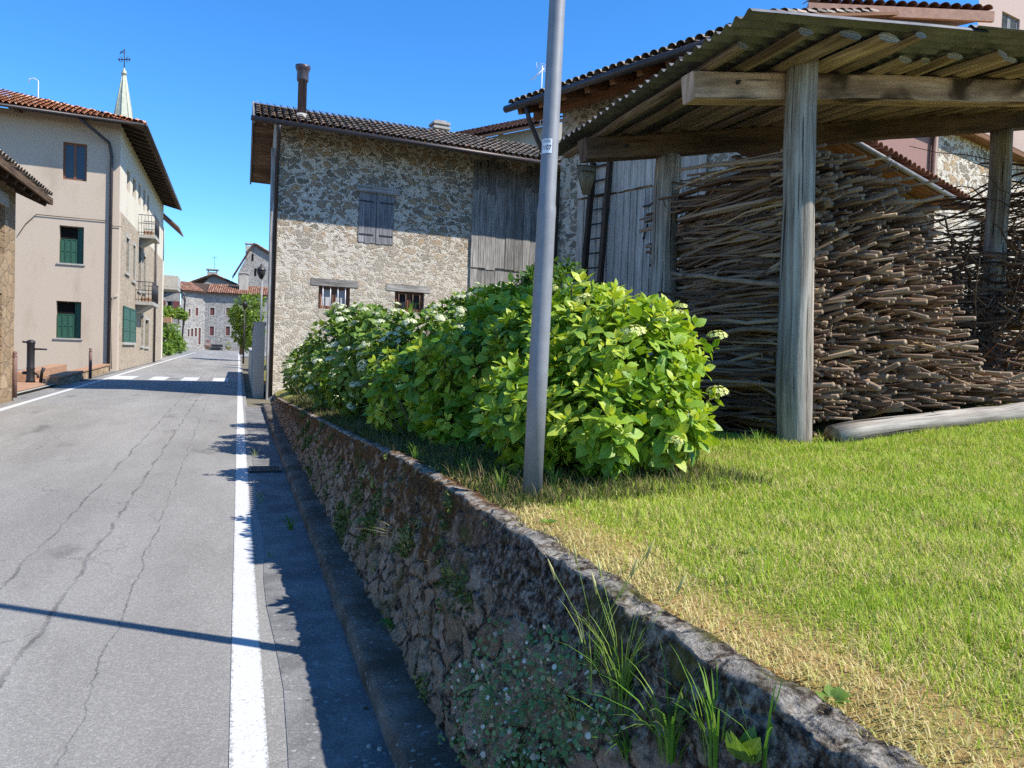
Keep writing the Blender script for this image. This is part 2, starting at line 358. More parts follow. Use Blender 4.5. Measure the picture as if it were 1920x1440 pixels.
def m_glass(name, c=(.03, .035, .04)):
    B = NB(name, .08, .5); B.col(c); return B.m
M = {}
M['asphalt'] = m_asphalt(); M['paint'] = m_paint()
M['gutter'] = m_concrete('gutter_concrete', (.125, .122, .12), (.22, .216, .21)); M['kerb'] = m_concrete('kerb_concrete', (.07, .055, .04), (.17, .15, .125), .8)
M['retain'] = m_retaining(); M['soil'] = m_soil(); M['grass'] = m_grass()
M['grass_dark'] = m_grass('shade_grass', [(0, (.04, .075, .012)), (.4, (.08, .12, .02)), (.7, (.17, .14, .06)), (1, (.25, .18, .09))])  # darker copy of the grass colours, with the bushes' shade in them
M['weed'] = m_grass('weed_blade', [(0, (.05, .15, .012)), (.4, (.15, .31, .03)), (.7, (.34, .42, .09)), (1, (.62, .56, .28))])
M['fern'] = m_grass('fern_frond', [(0, (.07, .2, .02)), (.5, (.19, .32, .04)), (1, (.56, .56, .2))])
M['moss_leaf'] = m_grass('moss_leaf', [(0, (.05, .07, .015)), (.4, (.13, .16, .035)), (.7, (.25, .23, .07)), (1, (.36, .22, .10))], .2)
M['creeper'] = m_grass('creeper_leaf', [(0, (.07, .15, .05)), (.4, (.14, .25, .09)), (.7, (.25, .32, .15)), (.85, (.45, .33, .2)), (1, (.7, .66, .55))], .2)
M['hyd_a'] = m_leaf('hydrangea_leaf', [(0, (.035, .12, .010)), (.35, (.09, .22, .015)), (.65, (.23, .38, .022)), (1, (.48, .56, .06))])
M['hyd_b'] = m_leaf('pale_hydrangea_leaf', [(0, (.025, .09, .014)), (.5, (.08, .18, .022)), (1, (.23, .34, .06))])
M['tree_leaf'] = m_leaf('garden_leaf', [(0, (.05, .12, .012)), (.5, (.13, .23, .022)), (1, (.28, .36, .05))], .35, .5)
M['petal'] = plain('white_petal', (.60, .62, .40), .7, .1, var=.18, scale=40); M['petal_y'] = plain('yellow_petal', (.60, .62, .22), .7, .1, var=.2, scale=40)
M['stem'] = plain('green_stem', (.10, .10, .04), .8)
M['bark'] = m_bark(); M['cut'] = wood('cut_wood', (.42, .32, .22), (.20, .14, .09), 12, 12, tints=[(0, .75), (1, 1.2)])
M['rubble_barn'] = rubble('barn_rubble', .36, 1.7, [(0, (.21, .18, .14)), (.3, (.28, .235, .175)), (.5, (.37, .285, .19)), (.72, (.46, .315, .18)), (.85, (.29, .255, .21)), (1, (.54, .38, .22))], (.66, .595, .495), (.075, .12), .30, warp=.42, bs=.9, bd=.09, small=True, fade=(4.6, 6.6, 1.2, .55))  # fade pales the lower wall: more mortar, plus sunlight put into the colour
M['rubble_grey'] = rubble('grey_rubble', .36, 1.7, [(0, (.17, .16, .15)), (.5, (.27, .25, .225)), (.8, (.22, .205, .19)), (1, (.34, .31, .27))], (.36, .345, .32), (.05, .10), .2)
M['rubble_side'] = rubble('beige_rubble', .36, 1.6, [(0, (.30, .235, .165)), (.5, (.42, .335, .245)), (.8, (.36, .285, .205)), (1, (.48, .40, .30))], (.40, .34, .265), (.03, .08), .2, small=True)
M['rubble_warm'] = rubble('warm_rubble', .42, 1.6, [(0, (.26, .18, .105)), (.5, (.38, .27, .165)), (.8, (.33, .235, .145)), (1, (.46, .35, .23))], (.27, .20, .13), (.015, .06), .1, warp=.22)
M['rubble_farm'] = rubble('farm_rubble', .33, 1.7, [(0, (.16, .14, .115)), (.5, (.29, .235, .165)), (.8, (.23, .205, .175)), (1, (.38, .29, .18))], (.55, .49, .40), (.055, .10), .3, small=True)
M['plaster_pink'] = plaster('pink_plaster', (.465, .38, .295)); M['plaster_cream'] = plaster('cream_plaster', (.56, .51, .42)); M['plaster_grey'] = plaster('grey_plaster', (.33, .315, .28))
M['plaster_rose'] = plaster('rose_plaster', (.27, .165, .145), amt=.8); M['plaster_white'] = plaster('white_plaster', (.43, .395, .34), amt=.7)
M['tile_dark'] = tiles('lichened_tile', [(0, (.14, .12, .10)), (.5, (.26, .22, .18)), (.85, (.37, .295, .235)), (1, (.46, .31, .22))], moss=(3, (.16, .145, .115)))
M['tile_red'] = tiles('red_tile', [(0, (.44, .17, .085)), (.5, (.58, .24, .125)), (.85, (.64, .33, .19)), (1, (.68, .43, .3))])
M['tile_old'] = tiles('weathered_red_tile', [(0, (.20, .10, .065)), (.5, (.31, .155, .10)), (1, (.42, .25, .18))])
M['wood_grey'] = wood('silvered_boards', (.44, .415, .385), (.16, .15, .14), 1.0, 26, tints=[(0, .6), (.5, 1), (1, 1.25)])
M['wood_pale'] = wood('pale_boards', (.68, .60, .52), (.44, .38, .32), .8, 20, tints=[(0, .82), (1, 1.12)])
M['wood_post'] = wood('post_wood', (.47, .43, .37), (.19, .155, .12), .9, 20, tints=[(0, .9), (1, 1.1)], bs=1.0, crack=(.60, .645))
M['wood_beam'] = wood('beam_wood', (.62, .43, .30), (.29, .18, .11), .9, 20, tints=[(0, .7), (1, 1.15)], stain=(.50, .60, (.06, .035, .018)))
M['wood_raft'] = wood('purlin_wood', (.52, .385, .285), (.17, .11, .072), 1.1, 18, tints=[(0, .55), (1, 1.25)])
M['wood_dark'] = wood('dark_timber', (.10, .065, .045), (.03, .02, .014), 1, 18, tints=[(0, .8), (1, 1.2)])
M['wood_brown'] = wood('brown_boards', (.24, .15, .09), (.09, .055, .033), 1, 20, tints=[(0, .6), (1, 1.25)])
M['wood_rust'] = wood('oiled_timber', (.30, .15, .08), (.13, .06, .03), 1, 18)
M['shutter_blue'] = wood('blue_grey_boards', (.34, .335, .345), (.14, .138, .145), 1, 24, tints=[(0, .85), (1, 1.15)])
M['green'] = plain('green_paint', (.028, .085, .055), .5, var=.15); M['maroon'] = plain('maroon_paint', (.16, .055, .05), .6); M['brown_paint'] = plain('brown_paint', (.17, .075, .04), .55)
M['glass'] = m_glass('window_glass'); M['curtain'] = plain('curtain_cloth', (.42, .42, .42), .9); M['dark'] = plain('dark_interior', (.012, .011, .01), .95, .05)
M['zinc'] = plain('corrugated_sheet', (.14, .135, .13), .6, .4, .3, var=.5, scale=5, bump=.2)
M['steel'] = plain('galvanised_steel', (.225, .228, .24), .55, .4, .2, var=.14, scale=14, bump=.04); M['iron'] = plain('dark_iron', (.03, .028, .03), .5, .4, .3)
M['gutterm'] = plain('dark_gutter_metal', (.055, .045, .045), .45, .4, .4); M['flue'] = plain('brown_flue_metal', (.085, .065, .07), .4, .5, .5)
M['corten'] = plain('rusty_brown_metal', (.17, .10, .08), .6); M['white'] = plain('white_metal', (.7, .7, .7), .5); M['sticker'] = plain('sticker_paper', (.75, .77, .8), .5, var=.05); M['ink'] = plain('black_ink', (.02, .02, .025), .6)
M['stone_trim'] = plain('pale_stone_trim', (.36, .34, .305), .9, .1, var=.2, scale=6, bump=.3); M['terracotta'] = plain('terracotta_paving', (.36, .21, .13), .9, .1, var=.3, scale=5, bump=.2)
M['copper'] = plain('spire_metal', (.40, .41, .32), .6, .3, var=.2, scale=2); M['red'] = plain('red_paint', (.55, .03, .03), .45); M['orange'] = plain('orange_canvas', (.55, .30, .15), .9)
M['wicker'] = wood('straw_twigs', (.33, .27, .18), (.13, .10, .06), 2, 60); M['flower_red'] = plain('red_flower', (.35, .06, .06), .8)
# ================================================================== SETTING
def st_np(name, V, F, mats, **k):
    """mesh whose local axes are (t, s, z); rotated into the road frame"""
    o = mesh_np(name, V, F, mats, **k); o.rotation_euler = (0, 0, RZ); return o
def grid_faces(nr, nc):
    i = np.arange(nr-1)[:, None]*nc+np.arange(nc-1)[None]; i = i.ravel()
    return np.stack([i, i+1, i+nc+1, i+nc], 1)
def strip(name, m, tf, zoff, S, n=2, kind='structure'):
    """a sheet following the road's rise: tf(s) -> list of t values"""
    V = []
    for s in S:
        for t in tf(s): V.append((t, s, zr(s)+zoff))
    nc = len(tf(S[0])); F = grid_faces(len(S), nc); F = F[:, :]
    return tag(st_np(name, V, F, m, smooth=False), kind=kind)
S_ALL = [-8, -4, 0, 3]+[5+k for k in range(0, 9)]+[15, 20, 25, 30, 40, 50, 60, 80, 100, 115, 131]
M['earth'] = plain('earth', (.16, .14, .10), .95, .05, var=.4, scale=.3)
strip('ground', M['earth'], lambda s: [-900, -60, -5.6, .5, 60, 900], -.06, [-300]+S_ALL+[200, 400, 900])
strip('road', M['asphalt'], lambda s: [-5.75, .24] if s < 99 else [-12, 8], 0.0, S_ALL)
strip('edge_line', M['paint'], lambda s: [0, .145], .004, [-6, 0, 5]+[6+k for k in range(0, 8)]+[20, 30, 40, 55, 75, 100])
strip('edge_line', M['paint'], lambda s: [-4.82, -4.66], .004, [5]+[6+k for k in range(0, 8)]+[20, 30, 40, 55, 75, 98])
for i, tc in enumerate((-4.15, -2.98, -1.82, -.66)):
    strip('crosswalk_stripe', M['paint'], lambda s: [tc-.3, tc+.3] if i else [tc-.5, tc+.3], .005, [32.6, 35.4])
# gutter of concrete slabs and the low kerb in front of the wall
gs = [-3, 0, 1, 2, 2.6, 3.1, 3.7, 4.3, 4.9, 5.5, 6.2, 7, 8, 9, 10, 12, 14, 17, 20.5]
strip('gutter', M['gutter'], lambda s: [.215+.02*math.sin(s*2.1), .40, .66], .004, gs)
V = []; ss_ = np.concatenate([np.arange(-2, 8, .06), np.arange(8, 20.6, .25)])
for s in ss_:
    e = .018*noise.noise((s*2, 1, 0)); e2 = .02*noise.noise((s*7, 5, 0))
    for (t, z) in ((.60+e, -.03), (.605+e+e2*.4, .075+e2), (.625+e, .10+e2), (.70, .105+e2), (.84, .11)): V.append((t, s, z+zr(s)))
tag(st_np('kerb', V, grid_faces(len(ss_), 5), M['kerb']), kind='structure')
# ---- retaining wall
def wt(s): return .92 if s < 5 else max(.92-.0365*(s-5), .3)+0
def tt(s): return 1.03 if s < 4 else (1.03-.08*min((s-4)/3, 1))
def wall_pt(s, f, out=0):
    tb, zb = .80, .10+zr(s)
    return W(s, tb+(tt(s)-tb)*f-out*.95, zb+(wt(s)-zb)*f+out*.25)
SS = np.concatenate([np.arange(-1.2, .6, .06), np.arange(.6, 4.5, .014), np.arange(4.5, 8, .03), np.arange(8, 20.31, .08)])
FF = list(np.linspace(0, 1, 46))
seeds = np.stack([rng.uniform(-1.5, 20.5, 1500), rng.uniform(-.1, 1.1, 1500)], 1)
sA = np.array([[s, f] for s in SS for f in FF]); d1 = np.empty(len(sA)); d2 = np.empty(len(sA)); sid = np.empty(len(sA), int)
for a in range(0, len(sA), 4000):
    q = sA[a:a+4000]; w = np.array([[noise.noise((x*3, y*3, 2))*.06, noise.noise((x*3, y*3, 7))*.06] for x, y in q]); q = q+w
    D = np.sqrt(((q[:, None, 0]-seeds[None, :, 0])*.85)**2+((q[:, None, 1]-seeds[None, :, 1])*1.05)**2)
    pi = np.argpartition(D, 1, 1)[:, :2]; dd2 = np.sort(np.take_along_axis(D, pi, 1), 1)
    d1[a:a+4000] = dd2[:, 0]; d2[a:a+4000] = dd2[:, 1]; sid[a:a+4000] = np.argmin(D, 1)
srnd = rng.uniform(0, 1, len(seeds)); V = []; tn = []; i = 0
for s in SS:
    tb, zb = .80, .10+zr(s)
    for f in FF:
        e = min((d2[i]-d1[i])/.05, 1); conc = 1 if (s < 3.6 and f > .66) else 0
        k = (1-conc)*(.015*e+.016*(srnd[sid[i]]-.5))+.03*noise.noise((s*2.5, f*3, 0))+.018*noise.noise((s*9, f*9, 3))+.012*noise.noise((s*24, f*22, 5))+.006*noise.noise((s*60, f*55, 9))
        fade = min(1, (1-f)*8+.6)
        V.append((tb+(tt(s)-tb)*f-k*fade-.02*f*(1-f), s, zb+(wt(s)-zb)*f+k*.25*fade+(.012*noise.noise((s*4, 9, 1))+.008*noise.noise((s*17, 9, 4)))*f)); tn.append(f); i += 1
    zt = V[-1][2]; t1 = V[-1][0]
    for (dt, dz, ff) in ((.006, .004, 1), (.03, .008, 1), (.06, .009, .99), (.10, .004, .95), (.14, -.03, .9), (.18, -.2, .9)):
        V.append((t1+dt+.01*noise.noise((s*6, dt*30, 2)), s, zt+dz+.014*noise.noise((s*5, dt*14, 6))+.005*noise.noise((s*40, dt*60, 6)))); tn.append(ff)
nc = len(FF)+6
rw = st_np('retaining_wall', V, grid_faces(len(SS), nc), M['retain'], tint=tn)
tag(rw, 'low mossy rubble retaining wall with a rough pale rim between the gutter and the lawn', 'wall')
mb = MB(); a = W(20.3, .62, .1); b = W(20.3, 1.1, .1)
mb.box((a+b)/2+ZZ*.28, NN*.26, DD*.12, ZZ*.34); mb.build('end_pier', M['kerb'], rw); 
# ---- lawn terrain
def lawn_z(s, t):
    z = wt(s)+.045*max(t-1, 0) if t < 4 else wt(s)+.135+.09*(t-4)
    if s > 8: z += min((s-8)*.02, .5)*min(max(t-1, 0), 1)
    return z-.012+.018*noise.noise((s*.9, t*.9, 0))+.01*noise.noise((s*4, t*4, 3))
sl = np.concatenate([np.arange(-6, 0, .5), np.arange(0, 6, .05), np.arange(6, 60, .6)]); tl = np.concatenate([np.arange(0, .5, .06)+1.02, np.arange(1.5, 8, .07), np.arange(8, 40, .8)])
V = []; tn = []
def tq(s, t): return (t-1.0-(tt(s)-.95))
for s in sl:
    for t in tl:
        te = t+(tt(s)-.93); V.append((te, s, lawn_z(s, te)-(.03 if t < 1.1 else 0)))
        x = te-tt(s); tn.append(max(0, min(1, 1.25-x*1.6+.9*noise.noise((s*1.7, t*1.7, 8)))) *(1 if s < 3.3 else .25) if s < 5 else .1)  # straw tone cut by the bush, its shade put into the soil colour
tag(st_np('lawn', V, grid_faces(len(sl), len(tl)), M['soil'], tint=tn), kind='structure')
# ---- grass blades (one mass)
def blades(name, P, h, w, lean, tint, m, segs=2):
    n = len(P); az = rng.uniform(0, 2*np.pi, n); ca, sa = np.cos(az), np.sin(az)
    side = np.stack([-sa, ca, np.zeros(n)], 1)*w[:, None]*.5; fw = np.stack([ca, sa, np.zeros(n)], 1)
    b = P; m1 = P+fw*(lean*.35*h)[:, None]+np.array([0, 0, 1])*(h*.55*np.sqrt(np.clip(1-.3*lean**2, .1, 1)))[:, None]
    tp = P+fw*(lean*h)[:, None]+np.array([0, 0, 1])*(h*np.sqrt(np.clip(1-.8*lean**2, .03, 1)))[:, None]
    V = np.stack([b-side, b+side, m1-side*.8, m1+side*.8, tp], 1).reshape(-1, 3)
    o = np.arange(n)[:, None]*5
    F = np.concatenate([o+np.array([[0, 1, 3]]), o+np.array([[0, 3, 2]]), o+np.array([[2, 3, 4]])], 1).reshape(-1, 3)
    return st_np(name, V, F, m, tint=np.repeat(tint, 5))
N = 830000; s = rng.uniform(.1, 5.4, N); t = rng.uniform(1.06, 9.0, N)
ok = (t < 1.42*s+1.7); s, t = s[ok], t[ok]
near = np.clip(1.25-.16*s, .45, 1); ok = rng.random(len(s)) < near; s, t = s[ok], t[ok]
edge = t-np.where(s < 4, 1.03, 1.0)
pn = np.array([noise.noise((a*1.3, b*1.3, 4)) for a, b in zip(s, t)]); pn2 = np.array([noise.noise((a*3.3, b*3.3, 14)) for a, b in zip(s, t)])
straw = np.clip(1.0-(edge-.10-.22*pn)*3.4, 0, .97)+.26+.42*pn2-.08*np.clip(s-2.2, 0, 2.2)-.5*((s > 3.35) & (t < 2.6))  # last term drops straw beside the bush, toning blades down for its shade
straw = np.clip(straw, .07, .97)
shade = (s > 3.35+.25*pn) & (t < 3.3-.3*(s < 3.9)); keep = (edge > .075+.10*pn2) & (rng.random(len(s)) < np.where(shade, .45, np.where(edge < .35, .5, 1)))
pile = (s > 4.66) & (t > 3.8); keep &= ~pile
s, t, straw, edge, pn, pn2 = [a[keep] for a in (s, t, straw, edge, pn, pn2)]
isst = rng.random(len(s)) < straw
z = np.array([lawn_z(a, b) for a, b in zip(s, t)])
h = np.where(isst, rng.uniform(.02, .06, len(s)), rng.gamma(6, .0056, len(s))*np.where(pn2 > .28, 1.5, 1))*np.clip(.55+edge*.55, .55, 1.0)*(1+.35*pn2)
lean = np.where(isst, rng.uniform(.6, 1.09, len(s)), rng.uniform(.15, 1.0, len(s)))
tn = np.where(isst, rng.uniform(.64, 1, len(s)), np.clip(rng.normal(.47, .15, len(s))+.15*pn, 0, .66))
w = rng.uniform(.0018, .0038, len(s))*(1+.18*np.clip(s-1.5, 0, 4))
g = blades('lawn_grass', np.stack([t, s, z-.004], 1), h, w, lean, tn, M['grass'])
tag(g, 'short sunlit lawn grass mixed with dry straw above the retaining wall', 'grass', kind='stuff')
# sparser, rougher grass along the hydrangeas, their shade put into the blade colour
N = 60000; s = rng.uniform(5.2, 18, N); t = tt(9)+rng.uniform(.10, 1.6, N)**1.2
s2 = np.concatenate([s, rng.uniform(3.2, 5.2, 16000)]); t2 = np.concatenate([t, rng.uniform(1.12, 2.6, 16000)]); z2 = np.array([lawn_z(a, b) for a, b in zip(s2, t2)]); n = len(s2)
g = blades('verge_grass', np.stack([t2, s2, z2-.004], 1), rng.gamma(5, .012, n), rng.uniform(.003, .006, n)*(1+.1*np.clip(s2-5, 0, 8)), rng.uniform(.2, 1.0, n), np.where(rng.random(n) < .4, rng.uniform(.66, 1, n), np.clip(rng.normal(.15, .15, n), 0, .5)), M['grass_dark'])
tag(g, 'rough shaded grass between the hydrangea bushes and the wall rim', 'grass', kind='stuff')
# ================================================================== STREET LAMP POLE
pb = at_z(998, 921, .955); ptop = at_Y(1045, 0, pb.y); pax = (ptop-pb).normalized()
pole = thing('street_lamp', 'tall grey metal street lamp pole with a white number sticker behind the mossy wall', 'street lamp', pb)
def pp(h): return pb+pax*h
mb = MB(); hc = (at_Y(1021, 402, pb.y)-pb).length
mb.tube([pp(-.1), pp(.6), pp(hc-.02), pp(hc), pp(hc+.03), pp(hc+.05), pp(3), pp(5), pp(7)], [.0475, .0468, .0445, .0455, .0445, .041, .0365, .033, .029], 28)
o = mb.build('pole', M['steel'], pole)
mb = MB(); mb.tube([pp(7)-DD*0, pp(7.15)-NN*.35, pp(7.2)-NN*.8], [.028, .026, .024], 12); mb.build('lamp_arm', M['steel'], pole)
mb = MB(); c = pp(7.2)-NN*1.05; mb.box(c, NN*-.3, DD*.12, ZZ*.05); mb.box(c+ZZ*.06, NN*-.2, DD*.08, ZZ*.03); mb.build('lamp_head', M['steel'], pole)
# sticker wrapped round the pole
lc = at_Y(1019.5, 277, pb.y); hz = (lc-pb).dot(pax); rr = .0405
tocam = (CAM-pp(hz)); tocam -= pax*tocam.dot(pax); tocam.normalize(); rgt = pax.cross(tocam)*1.0
def wrap(x, y, r): g = x/r; return pp(hz+y)+tocam*(r*math.cos(g))+rgt*(r*math.sin(g))
ox = -.017
mb = MB(); n = 10; hw, hh = .0275, .034
V = [wrap(ox-hw+2*hw*i/n, y, rr+.0012) for i in range(n+1) for y in (-hh, hh)]
mb.add(V, [(2*i, 2*i+2, 2*i+3, 2*i+1) for i in range(n)]); stk = mb.build('number_sticker', M['sticker'], pole)
def text_mesh(body, size):
    cu = bpy.data.curves.new('txt', 'FONT'); cu.body = body; cu.size = size; cu.align_x = 'CENTER'; cu.align_y = 'CENTER'; cu.resolution_u = 3; cu.offset = size*.02
    to = bpy.data.objects.new('txt', cu); COL.objects.link(to); dg = bpy.context.evaluated_depsgraph_get(); dg.update()
    me = bpy.data.meshes.new_from_object(to.evaluated_get(dg)); COL.objects.unlink(to); bpy.data.objects.remove(to)
    V = [v.co.copy() for v in me.vertices]; F = [tuple(p.vertices) for p in me.polygons]; bpy.data.meshes.remove(me); return V, F
V, F = text_mesh('1107', .032); mb = MB(); mb.add([wrap(ox-.001+p.x*.78, p.y-.009, rr+.0018) for p in V], F)
for k, (y, l) in enumerate(((.026, .019), (.018, .021))):
    VV = [wrap(ox-l+2*l*i/8, y+d, rr+.0018) for i in range(9) for d in (-.0013, .0013)]; mb.add(VV, [(2*i, 2*i+2, 2*i+3, 2*i+1) for i in range(8)])
mb.build('sticker_number', M['ink'], stk)
# ================================================================== WOODSHED
P1 = W(4.72, 3.93, 0)
shed = thing('woodshed', 'open timber woodshed of rough round posts and beams under a corrugated sheet roof', 'woodshed', W(4.72, 3.93, 1.03))
def zf(t): return 3.575+.135*(t-3)
def zrr(t): return 3.535+.185*(t-3)
def zroof(s, t): k = (s-4.86)/(6.54-4.86); return zf(t)*(1-k)+zrr(t)*k
def rough_post(s, t, z0, z1, r0, r1, seed, lean=(0, 0), n=20, square_top=None):
    mb = MB(); pts = []; rad = []; N = 22
    for i in range(N+1):
        k = i/N; z = z0+(z1-z0)*k
        pts.append(W(s+lean[0]*k+.018*noise.noise((seed, z*1.1, 0)), t+lean[1]*k+.03*noise.noise((seed, z*.9, 5)), z))
        rad.append((r0+(r1-r0)*k)*(1+.07*noise.noise((seed, z*1.6, 9))))
    mb.tube(pts, rad, n, cmi=0)
    for i, v in enumerate(mb.v):
        v = Vector(v); ax = pts[min(i//n, N)]; d = v-ax
        mb.v[i] = tuple(ax+d*(1+.06*noise.noise((d.x*14+seed, d.y*14, v.z*1.3))))
    return mb.build('post', M['wood_post'], shed)
p1 = rough_post(4.70, 3.95, .95, 3.90, .132, .108, 3.0, (0, -.10))
rough_post(6.54, 3.85, .9, zrr(3.85)-.11, .128, .118, 8.0)
rough_post(6.54, 8.22, 1.1, zrr(8.2)-.11, .118, .115, 15.0, (0, -.02))
rough_post(4.72, 8.6, 1.2, zf(8.6)+.15, .125, .108, 21.0)
def rough_beam(pts, w, h, m=None):
    mb = MB(); N = 26; a, b = Vector(pts[0]), Vector(pts[1]); d = (b-a).normalized(); Y = ZZ.cross(d).normalized(); Z = d.cross(Y); V = []; F = []; uvs = []
    for i in range(N+1):
        k = i/N; c = a.lerp(b, k)+Z*.02*noise.noise((k*6, a.x, 1))
        for (y, z) in ((-1, -1), (-.86, -1), (.86, -1), (1, -1), (1, -.86), (1, .86), (1, 1), (.86, 1), (-.86, 1), (-1, 1), (-1, .86), (-1, -.86)):
            q = (y, z) if not (abs(y) == 1 and abs(z) == 1) else (y*.965, z*.965)
            V.append(c+Y*(w/2*q[0])+Z*(h/2*q[1])+Z*.006*noise.noise((k*20, y*2, z*2))+Y*.006*noise.noise((k*20, y*2, z*2+5)))
    n = 12; L = (b-a).length
    for i in range(N):
        for k in range(n):
            F.append((i*n+k, i*n+(k+1) % n, (i+1)*n+(k+1) % n, (i+1)*n+k)); u0, u1 = L*i/N, L*(i+1)/N; c0, c1 = k*.07, (k+1)*.07
            uvs.append([(u0, c0), (u0, c1), (u1, c1), (u1, c0)])
    F.append(tuple(range(n))[::-1]); uvs.append([(9+V[j].z, V[j].x) for j in range(n)][::-1])
    F.append(tuple(N*n+k for k in range(n))); uvs.append([(3+V[j].z, V[j].x) for j in range(n)])
    mb.add(V, F, uvs, random.random()); return mb.build('beam', m or M['wood_beam'], shed)
rough_beam((W(4.86, 3.0, zf(3.0)), W(4.86, 9.4, zf(9.4))), .16, .195)
rough_beam((W(6.54, 2.95, zrr(2.95)), W(6.54, 9.3, zrr(9.3))), .17, .20, M['wood_brown'])
# purlins resting on the two beams
tp = [(3.12, .10, .05, 4.4), (3.42, .11, .055, 4.14), (3.76, .17, .055, 4.12), (4.10, .18, .055, 4.14), (4.30, .09, .05, 4.06), (4.62, .13, .05, 4.5)]
t = 4.84
while t < 9.2: tp.append((t, random.uniform(.09, .18), random.uniform(.035, .055), random.uniform(4.12, 4.6) if random.random() < .65 else 5.0)); t += random.uniform(.13, .24)
for (t, w, h, s0) in tp:
    s1 = random.uniform(7.0, 7.6); mb = MB(); N = 7; dj = random.uniform(-.06, .06); pts = []; rad = []
    for i in range(N+1):
        k = i/N; s = s0+(s1-s0)*k; pts.append(W(s, t+dj*k+.02*noise.noise((t*3, s, 0)), zroof(s, t)+.10+h/2+.004)); rad.append(w*.55*(1+.12*noise.noise((t*9, s*2, 4))))
    mb.tube(pts, rad, 8, smooth=False, flat=h/w, cmi=1)
    mb.v = [tuple(Vector(q)+Vector((noise.noise((q[0]*9, q[1]*9, q[2]*9+t)), noise.noise((q[0]*9+5, q[1]*9, q[2]*9)), noise.noise((q[0]*9, q[1]*9+7, q[2]*9)))) * .014) for q in mb.v]
    mb.build('purlin', [M['wood_raft'], M['wood_grey']], shed)
# corrugated sheets, ridges running down the slope
def sheet(t0, t1, s0, s1, dz, skew=0):
    pit = .115; n = int((s1-s0)/pit*10); nt = max(3, int((t1-t0)/.3)); V = []
    for side in (0, 1):
        for i in range(n+1):
            s = s0+(s1-s0)*i/n
            for j in range(nt+1):
                t = t0+(t1-t0)*j/nt+.012*noise.noise((s*9, j == 0, 3))
                V.append(W(s+skew*(t-t0), t, zroof(s, t)+.185+dz+.02*math.sin(2*math.pi*s/pit)+.012*noise.noise((s*.8, t*.8, 2))-side*.004))
    g = grid_faces(n+1, nt+1); o = (n+1)*(nt+1)
    mesh_np('roof_sheet', [tuple(v) for v in V], np.concatenate([g, g[:, ::-1]+o]), M['zinc'], shed)
for i, (t0, t1) in enumerate(((2.90, 4.86), (4.72, 6.68), (6.54, 8.50), (8.36, 9.9))):
    for j, (s0, s1) in enumerate(((4.0, 4.90), (4.84, 5.75), (5.69, 6.65), (6.59, 7.55))): sheet(t0, t1, s0-.02*i, s1, .010*j+.022*(i % 2), .0)
# iron bolts on the front post / beam
for (s, t, z) in ((4.77, 4.02, zf(4.0)+.03), (6.44, 3.35, zrr(3.35)+.0), (4.775, 3.36, zf(3.36)+.02)):
    mb = MB(); mb.tube_prof(W(s, t, z), [(.0, -.01), (.016, -.01), (.016, .012), (.009, .014), (.009, .03), (0, .031)], 8, -DD, None, 0); mb.build('bolt', M['iron'], shed)
# straw hand brush hung on the end of the rear beam
hb = at_s(1100, 312, 6.35); brush = thing('basket', 'small fan-shaped wicker basket hanging point down from the left end of the shed beam', 'basket', hb)
V = []; mb = MB()
for i in range(34):
    a = -1+2*i/33
    for layer in (-.04, 0, .04):
        top = hb+NN*(a*.088)+DD*(layer*(1-a*a*.7)); bot = hb+NN*(a*.026)+DD*layer*.3-ZZ*.245
        mid = (top+bot)/2+NN*a*.012; mb.tube([top+ZZ*random.uniform(-.005, .012), mid, bot+ZZ*random.uniform(-.01, .02)], .0028, 4)
mb.build('wicker_body', M['wicker'], brush)
mb = MB()
for zz, w in ((-.004, .09), (-.05, .077)): mb.tube([hb+NN*(w*math.cos(g))+DD*(.042*math.sin(g))+ZZ*zz for g in np.linspace(0, 6.283, 16)], .006, 5)
mb.build('rim', M['wood_dark'], brush)
mb = MB(); mb.tube([hb+ZZ*.0, hb+ZZ*.05+NN*.01, hb+ZZ*.085+DD*.03], .005, 5); mb.build('hook', M['iron'], brush)
# log lying along the foot of the pile
la = W(4.50, 4.12, 1.10); lb = W(4.62, 7.2, 1.10+.275)
mb = MB(); pts = []; rad = []
for i in range(15):
    k = i/14; c = la.lerp(lb, k); s, t, _ = to_st(c); pts.append(c*1.0); pts[-1].z = lawn_z(s, t)+.055+.02*noise.noise((k*5, 0, 3)); rad.append(.085+.012*noise.noise((k*4, 7, 0)))
mb.tube(pts, rad, 16, cmi=1); o = mb.build('log', [M['wood_post'], M['cut']])
tag(o, 'long grey log lying on the grass along the foot of the branch pile', 'log')
# ================================================================== BRANCH PILE
def branch_mesh(L, r, wig, seed, n=7, seg=7, tint=None, forks=0):
    """a crooked branch along +x, centred on its cut end at x=0"""
    rd = random.Random(seed); mb = MB(); pts = []; rad = []; p1, p2, p3 = rd.random()*6, rd.random()*6, rd.random()*50; bend = rd.uniform(-1, 1)*wig*1.2
    for i in range(seg+1):
        x = L*i/seg; k = i/seg
        pts.append((x, wig*(noise.noise((x*1.3, p3, 1)))+bend*k*k, wig*(noise.noise((x*1.5, p3, 9)))+.4*wig*noise.noise((x*4, p3, 4)))); rad.append(r*(1-.35*k)*(1+.22*noise.noise((x*5, p3, 2))))
    tv = rd.random() if tint is None else tint; mb.tube(pts, rad, n, tint=tv, cmi=1)
    for f in range(forks):
        i = rd.randint(0, seg-1); q = Vector(pts[i]).lerp(Vector(pts[i+1]), rd.random()); a = rd.uniform(0, 6.28); l = rd.uniform(.03, .12); e = Vector((rd.uniform(-.8, .3), math.cos(a), math.sin(a))).normalized()
        mb.tube([q, q+e*l*.5, q+e*l+Vector((-.02, 0, .01))], [rad[i]*.6, rad[i]*.5, rad[i]*.4], 5, tint=tv, cmi=1)
    return mb
BM = [M['bark'], M['cut']]
endvar = []
